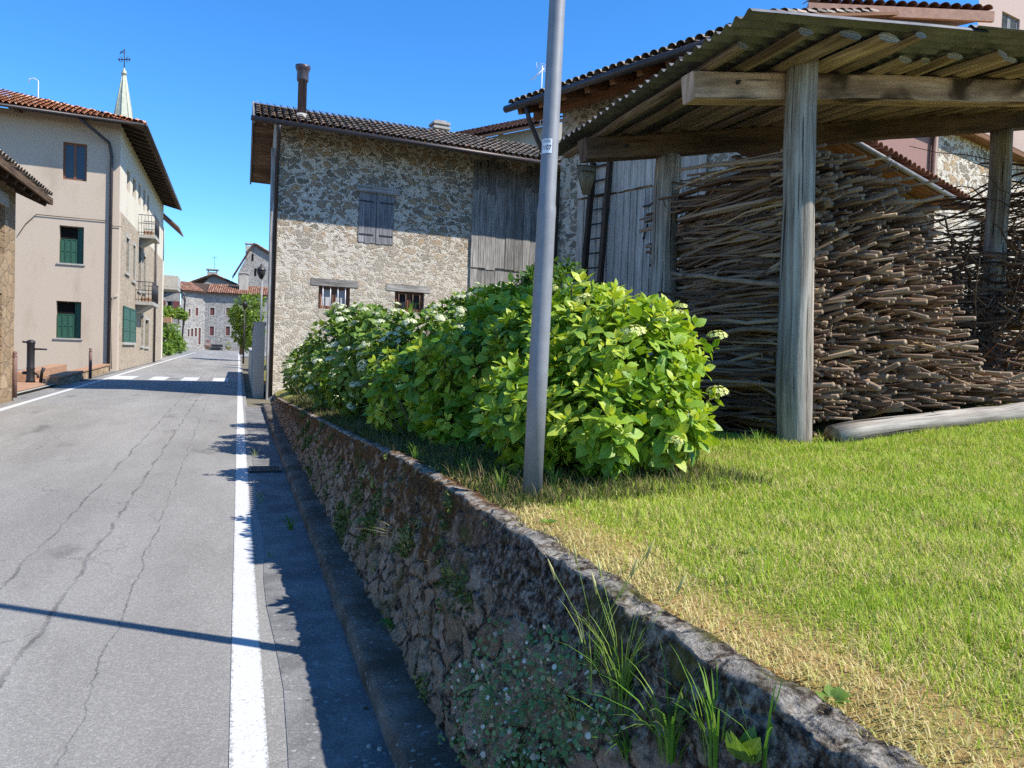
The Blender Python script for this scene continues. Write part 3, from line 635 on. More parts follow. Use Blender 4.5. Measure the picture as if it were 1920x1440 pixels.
for i in range(44):
    o = branch_mesh(random.uniform(1.0, 1.5), random.choice([.007, .009, .011, .013, .016, .020, .026]), random.uniform(.05, .16), i, forks=random.choice((0, 1, 2, 3))).build('cut_branch', BM); COL.objects.unlink(o); endvar.append(o)
sidevar = []
for i in range(40):
    o = branch_mesh(random.uniform(1.3, 1.6), random.choice([.012, .015, .018, .022]), random.uniform(.05, .13), 100+i, seg=16, forks=2).build('long_branch', BM); COL.objects.unlink(o); sidevar.append(o)
def place(src, p, ax, roll, sc_, label, cat, group, name):
    o = src.copy(); o.name = name; COL.objects.link(o); X = Vector(ax).normalized(); Y = ZZ.cross(X).normalized(); Z = X.cross(Y)
    R = Matrix((X, Y, Z)).transposed() @ Matrix.Rotation(roll, 3, 'X'); o.matrix_world = Matrix.Translation(p) @ R.to_4x4() @ Matrix.Scale(sc_, 4)
    return tag(o, label, cat, group)
PTX, PTZ = [3.9, 4.07, 4.47, 4.79, 5.13, 5.3, 5.4, 5.62, 5.7, 5.78, 6.05, 6.18, 7.4], [3.3, 3.28, 3.3, 3.22, 3.07, 2.92, 2.74, 2.5, 2.21, 1.93, 1.66, 1.59, 1.6]
def pile_top(t):
    """height of the pile's front face at t"""
    return float(np.interp(t, PTX, PTZ))
def cells(t0, t1, z0f, z1f, step):
    out = []; t = t0
    while t < t1:
        z = z0f(t)
        while z < z1f(t): out.append((t+random.uniform(-.5, .5)*step, z+random.uniform(-.5, .5)*step)); z += step
        t += step*1.12
    random.shuffle(out); return out
def zlow(t): return lawn_z(4.7, t)+.16
front = cells(3.97, 7.3, zlow, pile_top, .047); EL1 = 'crooked cut branch with its end poking out of the front of the branch pile'
GE = 'cut branches stacked with their ends facing the lawn'
extra = MB(); cnt = 0
for (t, z) in front:
    out_ = random.triangular(-.42, .36, -.16)+.10*noise.noise((t*3, z*3, 0))+max(0, (2.0-z))*.05; s = 4.80-out_*.8
    ax = DD+NN*random.gauss(-.10, .17)+ZZ*random.gauss(-.03, .10); p = W(s, t, z)
    if cnt < 225 and (t < 6.35 or random.random() < .5):
        place(random.choice(endvar), p, ax, random.random()*6.28, random.uniform(.85, 1.2), EL1, 'branch', GE, 'cut_branch'); cnt += 1
    else:
        b = branch_mesh(1.2, random.choice([.008, .011, .014, .020]), random.uniform(.04, .12), random.random(), 6, 4); X = ax.normalized(); Y = ZZ.cross(X).normalized(); Z = X.cross(Y)
        extra.add([p+X*v[0]+Y*v[1]+Z*v[2] for v in b.v], [tuple(f) for f in b.f], [b.uv[4*i:4*i+4] if False else [(0, 0)]*len(f) for i, f in enumerate(b.f)], random.random(), b.mi, True)
# filler deeper in the pile
for (t, z) in cells(4.0, 7.2, zlow, lambda t: pile_top(t)-.05, .075):
    b = branch_mesh(1.9, random.choice([.018, .025, .033]), .08, random.random(), 5, 3); p = W(4.98+random.uniform(0, .25), t, z); X = (DD+NN*random.gauss(0, .05)).normalized(); Y = ZZ.cross(X).normalized(); Z = X.cross(Y)
    extra.add([p+X*v[0]+Y*v[1]+Z*v[2] for v in b.v], [tuple(f) for f in b.f], [[(0, 0)]*len(f) for f in b.f], random.random(), b.mi, True)
# long sides seen between the two posts
def side_top(s): return float(np.interp(s, [4.6, 5.3, 6.2, 7.0], [3.32, 3.30, 3.22, 3.05]))
rows = []; z = 1.10
while z < 3.22: rows.append(z); z += .024
GS = 'long branches stacked lengthwise between the two posts'; EL2 = 'long wavy grey-brown branch lying lengthwise in the stack between the two left posts'
idx = list(range(len(rows)*2)); random.shuffle(idx)
for c, i in enumerate(idx):
    z = rows[i//2]+random.uniform(-.012, .012); s = random.uniform(4.70, 4.95) if i % 2 == 0 else random.uniform(4.75, 5.2); t = 3.99+.06*noise.noise((z*4, i*1.7, 0))+random.uniform(-.03, .10)
    up = .05*(z-2.0); ax = DD+NN*random.gauss(0, .02)-ZZ*(random.gauss(.0, .025)+up)
    place(sidevar[(i*7) % 40], W(s, t, z+up*.5), ax, random.uniform(-.5, .5), random.uniform(.85, 1.0), EL2, 'branch', GS, 'long_branch') if c < 70 else None
    if c >= 70:
        b = branch_mesh(1.55, random.choice([.011, .014, .018]), random.uniform(.04, .10), random.random(), 6, 12); X = ax.normalized(); Y = ZZ.cross(X).normalized(); Z = X.cross(Y); p = W(s, t, z)
        extra.add([p+X*v[0]+Y*v[1]+Z*v[2] for v in b.v], [tuple(f) for f in b.f], [[(0, 0)]*len(f) for f in b.f], random.random(), b.mi, True)
for k in range(480):
    z = random.uniform(1.05, 3.2); b = branch_mesh(1.5, random.choice([.013, .018, .024]), random.uniform(.06, .14), random.random(), 6, 9)
    X = (DD+NN*random.gauss(0, .02)+ZZ*random.gauss(-.01-.04*(z-2), .03)).normalized(); Y = ZZ.cross(X).normalized(); Z = X.cross(Y); p = W(random.uniform(4.8, 5.2), 4.10+random.uniform(-.06, .28), z)
    extra.add([p+X*v[0]+Y*v[1]+Z*v[2] for v in b.v], [tuple(f) for f in b.f], [[(0, 0)]*len(f) for f in b.f], random.random(), b.mi, True)
o = extra.build('branch_pile', BM); tag(o, 'mass of further cut branches filling the pile under the shed roof', 'branches', kind='stuff')
# second, thinner heap of twigs behind on the right
tw = MB()
for k in range(620):
    t = random.uniform(7.0, 9.6); top = float(np.interp(t, [7.0, 7.4, 8.2, 8.6, 9.6], [2.1, 2.75, 2.95, 3.9, 4.1])); z = lawn_z(6, t)+abs(random.random())*(top-lawn_z(6, t)); s = 6.15+random.uniform(-.35, .35)
    b = branch_mesh(random.uniform(1.2, 2.0), random.choice([.007, .009, .012, .018]), random.uniform(.1, .3), random.random(), 5, 6); X = (DD*random.choice([1, 1, 1, -.2])+NN*random.gauss(-.25, .35)+ZZ*random.gauss(.0, .14)).normalized(); Y = ZZ.cross(X).normalized(); Z = X.cross(Y); p = W(s, t, z)
    tw.add([p+X*v[0]+Y*v[1]+Z*v[2] for v in b.v], [tuple(f) for f in b.f], [[(0, 0)]*len(f) for f in b.f], random.random()*.45, b.mi, True)
o = tw.build('twig_heap', BM); tag(o, 'dark heap of thin twigs behind the branch pile at the rear right post', 'twigs', kind='stuff')
# ================================================================== HYDRANGEAS
def leaf_template(nu=5, wmax=.33):
    us = np.linspace(0, 1, nu); ws = np.interp(us, [0, .2, .45, .75, 1], [.03, .24, wmax, .2, .0])
    V = []; UV = []
    for u, w in zip(us, ws):
        for k in (-1, 0, 1): V.append((u, k*w, .13*abs(k)*w*2*.5-.22*u*u+.05*u)); UV.append((u, .5+.5*k*(w/wmax)))
    F = [(r*3+c, (r+1)*3+c, (r+1)*3+c+1, r*3+c+1) for r in range(nu-1) for c in (0, 1)]
    return np.array(V), np.array(F), np.array(UV)
LT = leaf_template()
def leaves_mesh(name, P, D, Nn, size, tint, m, parent, tmpl=None):
    V0, F0, U0 = tmpl or LT; P, D, Nn = map(np.asarray, (P, D, Nn)); D = D/np.linalg.norm(D, axis=1, keepdims=True)
    S = np.cross(Nn, D); S /= np.linalg.norm(S, axis=1, keepdims=True)+1e-9; Nn = np.cross(D, S); size = np.asarray(size)[:, None, None]
    V = P[:, None]+size*(V0[None, :, 0:1]*D[:, None]+V0[None, :, 1:2]*S[:, None]+V0[None, :, 2:3]*Nn[:, None])
    n = len(P); F = (np.arange(n)[:, None, None]*len(V0)+F0[None]).reshape(-1, F0.shape[1])
    return mesh_np(name, V.reshape(-1, 3), F, m, parent, tint=np.repeat(tint, len(V0)), uv=np.tile(U0[F0.ravel()], (n, 1)))
def blob_points(blobs, dens, inner=.86):
    out = []
    for i, (c, r) in enumerate(blobs):
        for k in range(int(dens*4*math.pi*r*r)):
            d = Vector(rng.normal(size=3)).normalized(); rr = r*(1+.13*noise.noise((d.x*2.5+i*3, d.y*2.5, d.z*2.5))+random.uniform(-.16, .12)); p = c+d*rr
            if any(j != i and (p-c2).length < r2*inner for j, (c2, r2) in enumerate(blobs)): continue
            out.append((p, d))
    return out
def floret_mesh(name, r, seed, m, squash=.55):
    rd = np.random.default_rng(seed); V = []; F = []
    for k in range(70):
        d = rd.normal(size=3); d[2] = abs(d[2])*.9+.05; d /= np.linalg.norm(d); c = Vector(d)*r*rd.uniform(.85, 1.05); c.z *= squash; n = Vector((d[0], d[1], d[2]+.4)).normalized(); a = n.orthogonal().normalized(); b = n.cross(a); g = rd.uniform(0, 6.28); q = r*rd.uniform(.15, .24)
        for pz in range(4):
            g1 = g+pz*math.pi/2; e = a*math.cos(g1)+b*math.sin(g1); f = n.cross(e); i = len(V)
            V += [c, c+e*q*.6+f*q*.42, c+e*q+n*q*.12, c+e*q*.6-f*q*.42]; F.append((i, i+1, i+2, i+3))
    mb = MB(); mb.add([tuple(v) for v in V], F); return mb.build(name, m)
fl_w = [floret_mesh('flower_head', r, k, M['petal']) for k, r in enumerate((.055, .07, .085))]; fl_y = [floret_mesh('flower_head', r, 20+k, M['petal_y']) for k, r in enumerate((.045, .06))]
for o in fl_w+fl_y: COL.objects.unlink(o)
def hydrangea(label, px_blobs, dens, lsize, m, tbias, nfl, flset, floor=lawn_z, fl_top=.1, extra_tips=(), fl_list=(), group='hydrangea bushes along the wall'):
    blobs = []
    for (u, v, Y, rp) in px_blobs: blobs.append((at_Y(u, v, Y), rp*Y/FPX))
    cs = sum((c for c, r in blobs), Vector())/len(blobs); s, t, _ = to_st(cs); base = W(s, t, lawn_z(s, t))
    root = thing('hydrangea', label, 'bush', base, group)
    P = []; D = []; Nn = []; S = []; T = []; tips = []
    pts = blob_points(blobs, dens); pts += list(extra_tips)
    for (p, d) in pts:
        s, t, _ = to_st(p)
        if p.z < lawn_z(s, t)+.05: continue
        ax = (d*1.0+ZZ*.75+Vector(rng.normal(0, .22, 3))).normalized(); tips.append((p, ax)); a0 = random.uniform(0, 3.14); e1 = ax.orthogonal().normalized(); e2 = ax.cross(e1); sz = lsize*random.uniform(.62, 1.18); tb = random.gauss(tbias, .17)
        for tier, (ang, back, k) in enumerate(((24, 0, .5), (52, .02, .82), (74, .055, 1.0), (92, .10, 1.0))):
            if tier == 3 and random.random() < .35: continue
            for q in (0, math.pi):
                g = a0+tier*math.pi/2+q+random.gauss(0, .22); rad = e1*math.cos(g)+e2*math.sin(g); an = math.radians(ang+random.gauss(0, 10))
                ld = ax*math.cos(an)+rad*math.sin(an)-ZZ*.10*tier*.6; ln = ax*math.sin(an)-rad*math.cos(an)+Vector(rng.normal(0, .18, 3))
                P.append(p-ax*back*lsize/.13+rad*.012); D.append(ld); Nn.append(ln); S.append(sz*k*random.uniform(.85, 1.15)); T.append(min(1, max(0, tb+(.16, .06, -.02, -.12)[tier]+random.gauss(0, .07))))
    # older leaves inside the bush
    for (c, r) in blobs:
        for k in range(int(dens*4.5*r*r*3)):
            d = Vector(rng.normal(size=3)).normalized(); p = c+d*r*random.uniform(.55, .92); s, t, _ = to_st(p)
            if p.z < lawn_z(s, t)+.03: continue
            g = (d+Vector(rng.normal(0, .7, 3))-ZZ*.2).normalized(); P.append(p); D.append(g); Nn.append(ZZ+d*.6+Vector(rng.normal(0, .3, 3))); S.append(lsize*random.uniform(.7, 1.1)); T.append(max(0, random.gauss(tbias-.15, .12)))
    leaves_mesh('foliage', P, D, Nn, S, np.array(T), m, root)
    mb = MB()
    for (p, ax) in random.sample(tips, min(110, len(tips))):
        s, t, _ = to_st(p); b = W(s, t, 0).lerp(W(*to_st(base)[:2], 0), .55); s2, t2, _ = to_st(b); b.z = lawn_z(s2, t2)-.02; mid = b.lerp(p, .55)+Vector(rng.normal(0, .04, 3))
        mb.tube([b, mid, p-ax*.06, p], [.008, .006, .004, .003], 5)
    mb.build('stems', M['stem'], root)
    loc = WL[root.name]; tips.sort(key=lambda q: -(q[1].z*.8+.35*q[0].z+.9*q[1].dot((CAM-q[0]).normalized()))); cand = tips[:int(len(tips)*.5)]; random.shuffle(cand)
    chosen = [(at_Y(u, v, Y), ZZ+(CAM-at_Y(u, v, Y)).normalized()*.4) for (u, v, Y) in fl_list]+[(p+ax*.05, ax) for p, ax in cand[:nfl]]
    for (p, ax) in chosen:
        o = random.choice(flset).copy(); o.name = 'flower_head'; COL.objects.link(o); o.parent = root; o.rotation_euler = (ax.normalized()*1.0+ZZ*.5).to_track_quat('Z', 'Y').to_euler(); k = random.uniform(.75, 1.15); o.scale = (k, k, k); o.location = p-loc
    return root
GA = None
hydrangea('large yellow-green hydrangea bush behind the lamp pole, nearest the lawn, nearly without flowers',
    [(1170, 700, 4.5, 132), (1285, 795, 4.35, 48), (1095, 660, 5.0, 120), (1225, 780, 4.3, 92), (1010, 770, 4.5, 105), (1120, 795, 4.15, 92), (1010, 665, 5.4, 100), (1215, 655, 4.8, 85), (1140, 590, 5.3, 50)], 92, .115, M['hyd_a'], .66, 3, fl_y,
    fl_list=[(1215, 565, 4.9), (1345, 630, 4.8), (1188, 622, 4.1), (1345, 735, 4.7), (1236, 600, 4.5), (1278, 575, 5.0)],
    extra_tips=[(at_Y(1338, 650, 4.8), NN), (at_Y(1342, 745, 4.7), NN), (at_Y(1210, 585, 4.9), ZZ), (at_Y(1275, 595, 5.0), ZZ), (at_Y(1160, 565, 5.2), ZZ), (at_Y(1180, 545, 5.2), ZZ)])
hydrangea('mid-green hydrangea bush with yellow-edged leaves just left of the lamp pole',
    [(930, 690, 5.9, 115), (845, 715, 6.4, 95), (880, 765, 5.8, 80), (770, 730, 6.9, 78), (960, 620, 6.5, 85), (820, 775, 6.3, 50), (730, 770, 7.2, 38)], 62, .125, M['hyd_a'], .60, 3, fl_y)
hydrangea('white-flowered hydrangea bush in the middle of the row, in front of the barred windows',
    [(720, 648, 9.2, 70), (790, 634, 9.0, 56), (680, 690, 9.4, 62), (745, 690, 8.6, 58), (850, 606, 9.6, 48), (655, 745, 9.4, 36), (905, 590, 9.6, 46)], 50, .13, M['hyd_b'], .72, 72, fl_w,
    fl_list=[(655, 655, 8.9), (688, 662, 8.8), (720, 664, 8.6), (668, 722, 8.8), (700, 702, 8.5), (640, 600, 9.0), (745, 640, 8.6)])
hydrangea('white-flowered hydrangea bush at the far end of the row beside the barn corner',
    [(640, 660, 11.5, 66), (600, 690, 13, 50), (650, 720, 11.0, 46), (570, 690, 14.8, 34), (615, 735, 11.6, 34), (680, 630, 11.5, 55), (556, 712, 15.2, 24), (640, 605, 12.0, 30)], 40, .13, M['hyd_b'], .68, 66, fl_w, fl_list=[(587, 665, 12.2), (612, 620, 11.6), (560, 668, 14.2)])
hydrangea('dark green hydrangea bush standing behind the lamp pole against the farmhouse wall',
    [(1020, 560, 9.6, 60), (1060, 530, 10.2, 40), (975, 575, 9.6, 44), (1110, 575, 9, 40), (1010, 510, 10.4, 18)], 46, .14, M['hyd_b'], .25, 4, fl_y)
# ================================================================== WEEDS AND WALL PLANTS
def wall_px(u, v, out=0.0):
    """photo pixel -> point on the battered wall face"""
    best = None
    R = ray(u, v)
    lo, hi = 1.0, 60.0
    for i in range(60):
        k = (lo+hi)/2; P = CAM+R*k; s, t, z = to_st(P); f = (z-.10-zr(s))/max(wt(s)-.10-zr(s), .05); tw = .80+(tt(s)-.80)*min(max(f, 0), 1.1)
        if t > tw: hi = k
        else: lo = k
    return CAM+R*lo-NN*out*.9
def tuft(label, p, n, L, w, lean, tint=(.2, .6), name='grass_tuft', cat='grass tuft', group='grass tufts growing from the wall and gutter', mat='weed', dirn=None, spread=.9, seedheads=0):
    mb = MB(); p = Vector(p)
    for i in range(n):
        a = random.uniform(0, 6.283); d = (NN*math.cos(a)+DD*math.sin(a))*spread+(dirn or Vector()); l = L*random.uniform(.45, 1.1); le = lean*random.uniform(.3, 1.3); ww = w*random.uniform(.6, 1.2); b = p+(NN*math.cos(a)+DD*math.sin(a))*random.uniform(0, .03)
        pts = [b+d*(le*l*k*k)+ZZ*(l*k*(1-.35*le*k*k)) for k in (0, .3, .6, .85, 1)]; sd = (d.cross(ZZ).normalized()+ZZ*0)*ww*.5 if d.length > .01 else NN*ww*.5
        V = []
        for k, q in zip((.8, 1, .85, .5, .05), pts): V += [q-sd*k, q+sd*k]
        mb.add(V, [(2*j, 2*j+1, 2*j+3, 2*j+2) for j in range(4)], None, random.uniform(*tint), 0, True)
    for i in range(seedheads):
        a = random.uniform(0, 6.283); d = NN*math.cos(a)+DD*math.sin(a); l = L*random.uniform(.9, 1.2); q = p+d*l*.4+ZZ*l; mb.tube([p, p+d*l*.12+ZZ*l*.55, q], .0012, 4, tint=.6)
        mb.tube([q-d*.01-ZZ*.03, q, q+d*.015+ZZ*.03], [.002, .004, .001], 5, tint=.95)
    return tag(mb.build(name, M[mat]), label, cat, group)
def fern(label, p, n, L, tint, dirn, pin=.030, group='ferns growing out of the wall'):
    mb = MB(); p = Vector(p)
    for i in range(n):
        a = random.uniform(0, 6.283); d = ((NN*math.cos(a)+DD*math.sin(a))*.55+dirn).normalized(); l = L*random.uniform(.7, 1.1); N = 13; prev = None; pts = []
        for k in range(N+1): x = k/N; pts.append(p+d*(l*x)+ZZ*(l*(.55*x-.75*x*x)))
        mb.tube(pts, .0012, 4, tint=tint*.9); sd = d.cross(ZZ).normalized()
        for k in range(1, N+1):
            x = k/N; pl = pin*math.sin(math.pi*min(1, .18+x*.82))*1.0+.004
            for sgn in (-1, 1):
                q = pts[k]; e = q+sd*sgn*pl+d*pl*.35-ZZ*.004; h = d*(l/N*.42); mb.add([q-h, q+h, e+h*.5, e-h*.5], [(0, 1, 2, 3)], None, min(1, max(0, random.gauss(tint, .1))))
    return tag(mb.build('fern', M['fern']), label, 'fern', group)
GW = -NN*.6
# big tufts near the camera
tuft('tallest tuft of green grass with long blades growing from a hole in the near wall', wall_px(1165, 1330), 66, .30, .0042, .6, (.25, .72), dirn=GW*.3, seedheads=3)
tuft('grass tuft with wide blades leaning over the near wall just right of the tallest tuft', wall_px(1255, 1425), 34, .28, .0055, .75, (.2, .6), dirn=GW*.3)
tuft('green grass tuft under the wall rim near the bottom, left of the dock leaves', wall_px(1340, 1435), 36, .25, .0055, .55, (.25, .6), dirn=GW*.2)
tuft('sparse grass tuft with two long bent blades at the lowest edge of the wall', wall_px(1430, 1450), 9, .22, .005, .6, (.2, .5), dirn=GW*.2)
tuft('slender seeding grass tuft on the grey concrete band above the creeper', wall_px(1110, 1290), 12, .36, .004, .35, (.4, .9), dirn=GW*.15, seedheads=4)
tuft('bleached pale grass tuft hanging from the middle of the wall face', wall_px(765, 1035), 48, .20, .006, .8, (.8, 1), dirn=GW*1.0)
tuft('dry yellowish grass tuft below the dark brown moss of the wall', wall_px(845, 1080), 22, .13, .004, .8, (.5, .95), dirn=GW*.8)
tuft('green grass tuft on the mossy wall face left of the pale tuft', wall_px(705, 1005), 26, .15, .004, .7, (.1, .5), dirn=GW*.7)
tuft('fine grass tuft high on the wall under the bush', wall_px(700, 915), 30, .16, .004, .7, (.15, .6), dirn=GW*.6)
for (u, v, lb, nn_, L) in ((545, 995, 'broad green weed tuft growing across the gutter slabs', 26, .17), (490, 945, 'thin weed tuft in the gutter joint beside the white line, nearer of two', 12, .16), (478, 860, 'pale weed tuft in the gutter joint beside the white line, farther of two', 14, .2), (505, 1045, 'small dark weed tuft at the edge of the asphalt below the broad weed', 9, .1)):
    tuft(lb, at_z(u, v, zr(6)), nn_, L, .007 if nn_ > 20 else .004, .8, (.1, .35) if v != 860 else (.5, .95))
for (u, v, lb) in ((660, 985, 'tiny weed tuft at the wall foot left of the long green tuft'), (640, 905, 'small weed tuft low on the wall near the first green fern'), (600, 850, 'small weed tuft on the far part of the wall face'), (560, 800, 'tiny weed tuft on the wall face near its far end'), (770, 1290, 'thin weed tuft on the kerb ledge below the wall stones'), (705, 1075, 'little weed tuft on the kerb ledge, farther along')):
    tuft(lb, wall_px(u, v), 16, .09, .005, .9, (.05, .4), dirn=GW*.6)
for (u, v, lb) in ((940, 905, 'tall thin grass tuft in the shade left of the pole foot'), (1040, 905, 'grass tuft with dry stalks against the right of the pole foot'), (870, 880, 'shaded grass tuft under the bush above the wall'), (1180, 905, 'grass tuft at the edge of the shade under the bush'), (1420, 850, 'grass tuft at the corner of the shed post'), (780, 850, 'dark grass tuft behind the wall rim under the bush')):
    p = at_z(u, v, .96); s, t, _ = to_st(p); p.z = lawn_z(s, t); tuft(lb, p, 40, .14, .0035, .5, (.1, .75), group='grass tufts on the lawn')
tuft('short yellowish grass tuft between the creeper and the tallest tuft on the near wall', wall_px(1090, 1370), 40, .16, .0045, .8, (.4, .95), dirn=GW*.6)
tuft('short green weed tuft at the lower right of the creeper on the near wall', wall_px(1180, 1425), 34, .16, .006, .9, (.1, .5), dirn=GW*.6)
fern('pale yellow fern curling out of the wall beside the creeper', wall_px(925, 1290), 4, .17, .95, GW*1.2-DD*.3)
fern('bright green fern on the shaded lower wall face', wall_px(735, 1165), 9, .085, .15, GW*.9, .024)
fern('green fern on the wall face left of the bleached grass', wall_px(690, 975), 7, .14, .35, GW*.8)
fern('small fern high on the far wall under the bushes', wall_px(590, 820), 6, .16, .3, GW*.8)
# creeper with small round leaves covering the near wall
P = []; D = []; Nn = []; S = []; T = []
for k in range(3400):
    u = random.uniform(850, 1300); v = random.uniform(1120, 1470)
    dd_ = ((u-1010)/150)**2+((v-1330)/150)**2+.9*noise.noise((u*.013, v*.013, 2)); 
    if dd_ > 1.0+random.gauss(0, .25) or (u-960)*.62+1085 > v: continue
    p = wall_px(u, v, random.uniform(.0, .07)); P.append(p); a = random.uniform(0, 6.28); D.append(-NN*.5+ZZ*math.cos(a)*.6+DD*math.sin(a)*.8); Nn.append(-NN*.8-DD*.4+ZZ*.6+Vector(rng.normal(0, .4, 3))); S.append(random.uniform(.008, .020)); T.append(random.choice([random.uniform(0, .65), random.uniform(0, .55), random.uniform(.75, 1)]) if random.random() < .55 else random.uniform(0, .6))
g = np.linspace(0, 2*np.pi, 8)[:-1]; RV = np.array([(.5-.5*math.cos(x), .55*math.sin(x), .06*math.cos(2*x)) for x in g])
o = leaves_mesh('creeper', P, D, Nn, S, np.array(T), M['creeper'], None, (RV, np.array([[0, 1, 2, 3], [0, 3, 4, 5], [0, 5, 6, 6]])[:2], np.array([(x[0], .5+x[1]) for x in RV])))
tag(o, 'dense creeper of tiny round leaves covering the near part of the retaining wall', 'creeper')
# tiny weeds and moss scattered over the whole wall face
P = []; D = []; Nn = []; S = []; T = []
for k in range(60000):
    s = 1.0+11.5*random.random()**1.6; f = random.uniform(.02, 1.0)
    if noise.noise((s*2.6, f*2.6, 31))+.35*noise.noise((s*11, f*11, 5)) < .30: continue
    q = wall_pt(s, f, random.uniform(.0, .03)); a = random.uniform(0, 6.28); P.append(q); D.append(-NN*.7+ZZ*math.cos(a)*.7+DD*math.sin(a)*.7); Nn.append(-NN*.5+ZZ*.8+Vector(rng.normal(0, .5, 3))); S.append(random.uniform(.006, .02)*(1+.06*s)); T.append(min(1, max(0, random.gauss(.3, .22))))
o = leaves_mesh('wall_moss', P, D, Nn, S, np.array(T), M['moss_leaf'], None, (RV, np.array([[0, 1, 2, 3], [0, 3, 4, 5]]), np.array([(x[0], .5+x[1]) for x in RV])))
tag(o, 'patches of moss and tiny weeds scattered over the retaining wall face', 'moss', kind='stuff')
for (u, v, lb) in ((1420, 1425, 'broad pale green dock leaves at the bottom of the wall'),):
    p = wall_px(u, v, .03); P = []; D = []; Nn = []; S = []; T = []
    for k in range(7): a = k*.9; P.append(p); D.append(ZZ*.8+NN*.4*math.cos(a)+DD*.6*math.sin(a)-NN*.3); Nn.append(-NN+DD*.3*math.sin(a)-DD*.4); S.append(random.uniform(.045, .075)); T.append(.6)
    tag(leaves_mesh('dock_plant', P, D, Nn, S, np.array(T), M['hyd_b'], None), lb, 'weed')
for (u, v, lb) in ((712, 1405, 'white pebble in the gutter at the bottom edge, right one'), (692, 1400, 'grey-white pebble in the gutter at the bottom edge, left one')):
    mb = MB(); c = at_z(u, v, .008); mb.tube_prof(c-ZZ*.01, [(0, 0), (.008, .002), (.0115, .010), (.008, .018), (0, .02)], 9, ZZ, None, 0); tag(mb.build('pebble', M['stone_trim']), lb, 'pebble')
P = []; D = []; Nn = []; S = []; T = []
for (u, v, lb) in ((680, 1330, 'curled brown dead leaf on the gutter near the kerb'), (615, 1090, 'small dark dead leaf in the gutter')):
    p = at_z(u, v, .006); o = leaves_mesh('dead_leaf', [p], [NN+DD*.3], [ZZ+NN*.3], [.045], np.array([.2]), M['wood_brown'], None); tag(o, lb, 'leaf')
# drain grate in the gutter
gc = at_z(497, 880, .035); dg_ = thing('drain_grate', 'small dark iron drain grate set in the gutter', 'drain grate', gc)
mb = MB()
for k in range(7): mb.box(gc+DD*(-.15+.05*k)+ZZ*.0, NN*.17, DD*.010, ZZ*.012)
mb.build('bars', M['iron'], dg_)
mb = MB()
for sg in (-1, 1): mb.box(gc+NN*.185*sg+ZZ*.002, DD*.19, NN*.014, ZZ*.014); mb.box(gc+DD*.185*sg+ZZ*.002, NN*.17, DD*.014, ZZ*.014)
mb.build('frame', M['iron'], dg_)
# broad-leaved weeds in the lawn
for (u, v, lb) in ((1410, 1010, 'small dark weed leaf sticking up in the middle of the lawn'), (1030, 950, 'pale leafy weed in the straw beside the pole foot'), (1560, 1240, 'small clover patch in the lawn, between the wall and the right edge'), (1300, 905, 'low weed at the shaded lawn edge below the bush')):
    p = at_z(u, v, 1.0); s, t, _ = to_st(p); p.z = lawn_z(s, t)+.012; P = []; D = []; Nn = []; S = []; T = []
    for k in range(14): a = k*2.4; d = NN*math.cos(a)+DD*math.sin(a); P.append(p+d*.012); D.append(d+ZZ*random.uniform(.15, .9)); Nn.append(ZZ-d*.3); S.append(random.uniform(.02, .035)); T.append(random.uniform(.5, .9))
    tag(leaves_mesh('lawn_weed', P, D, Nn, S, np.array(T), M['hyd_b'], None), lb, 'weed', 'broad-leaved weeds in the lawn')
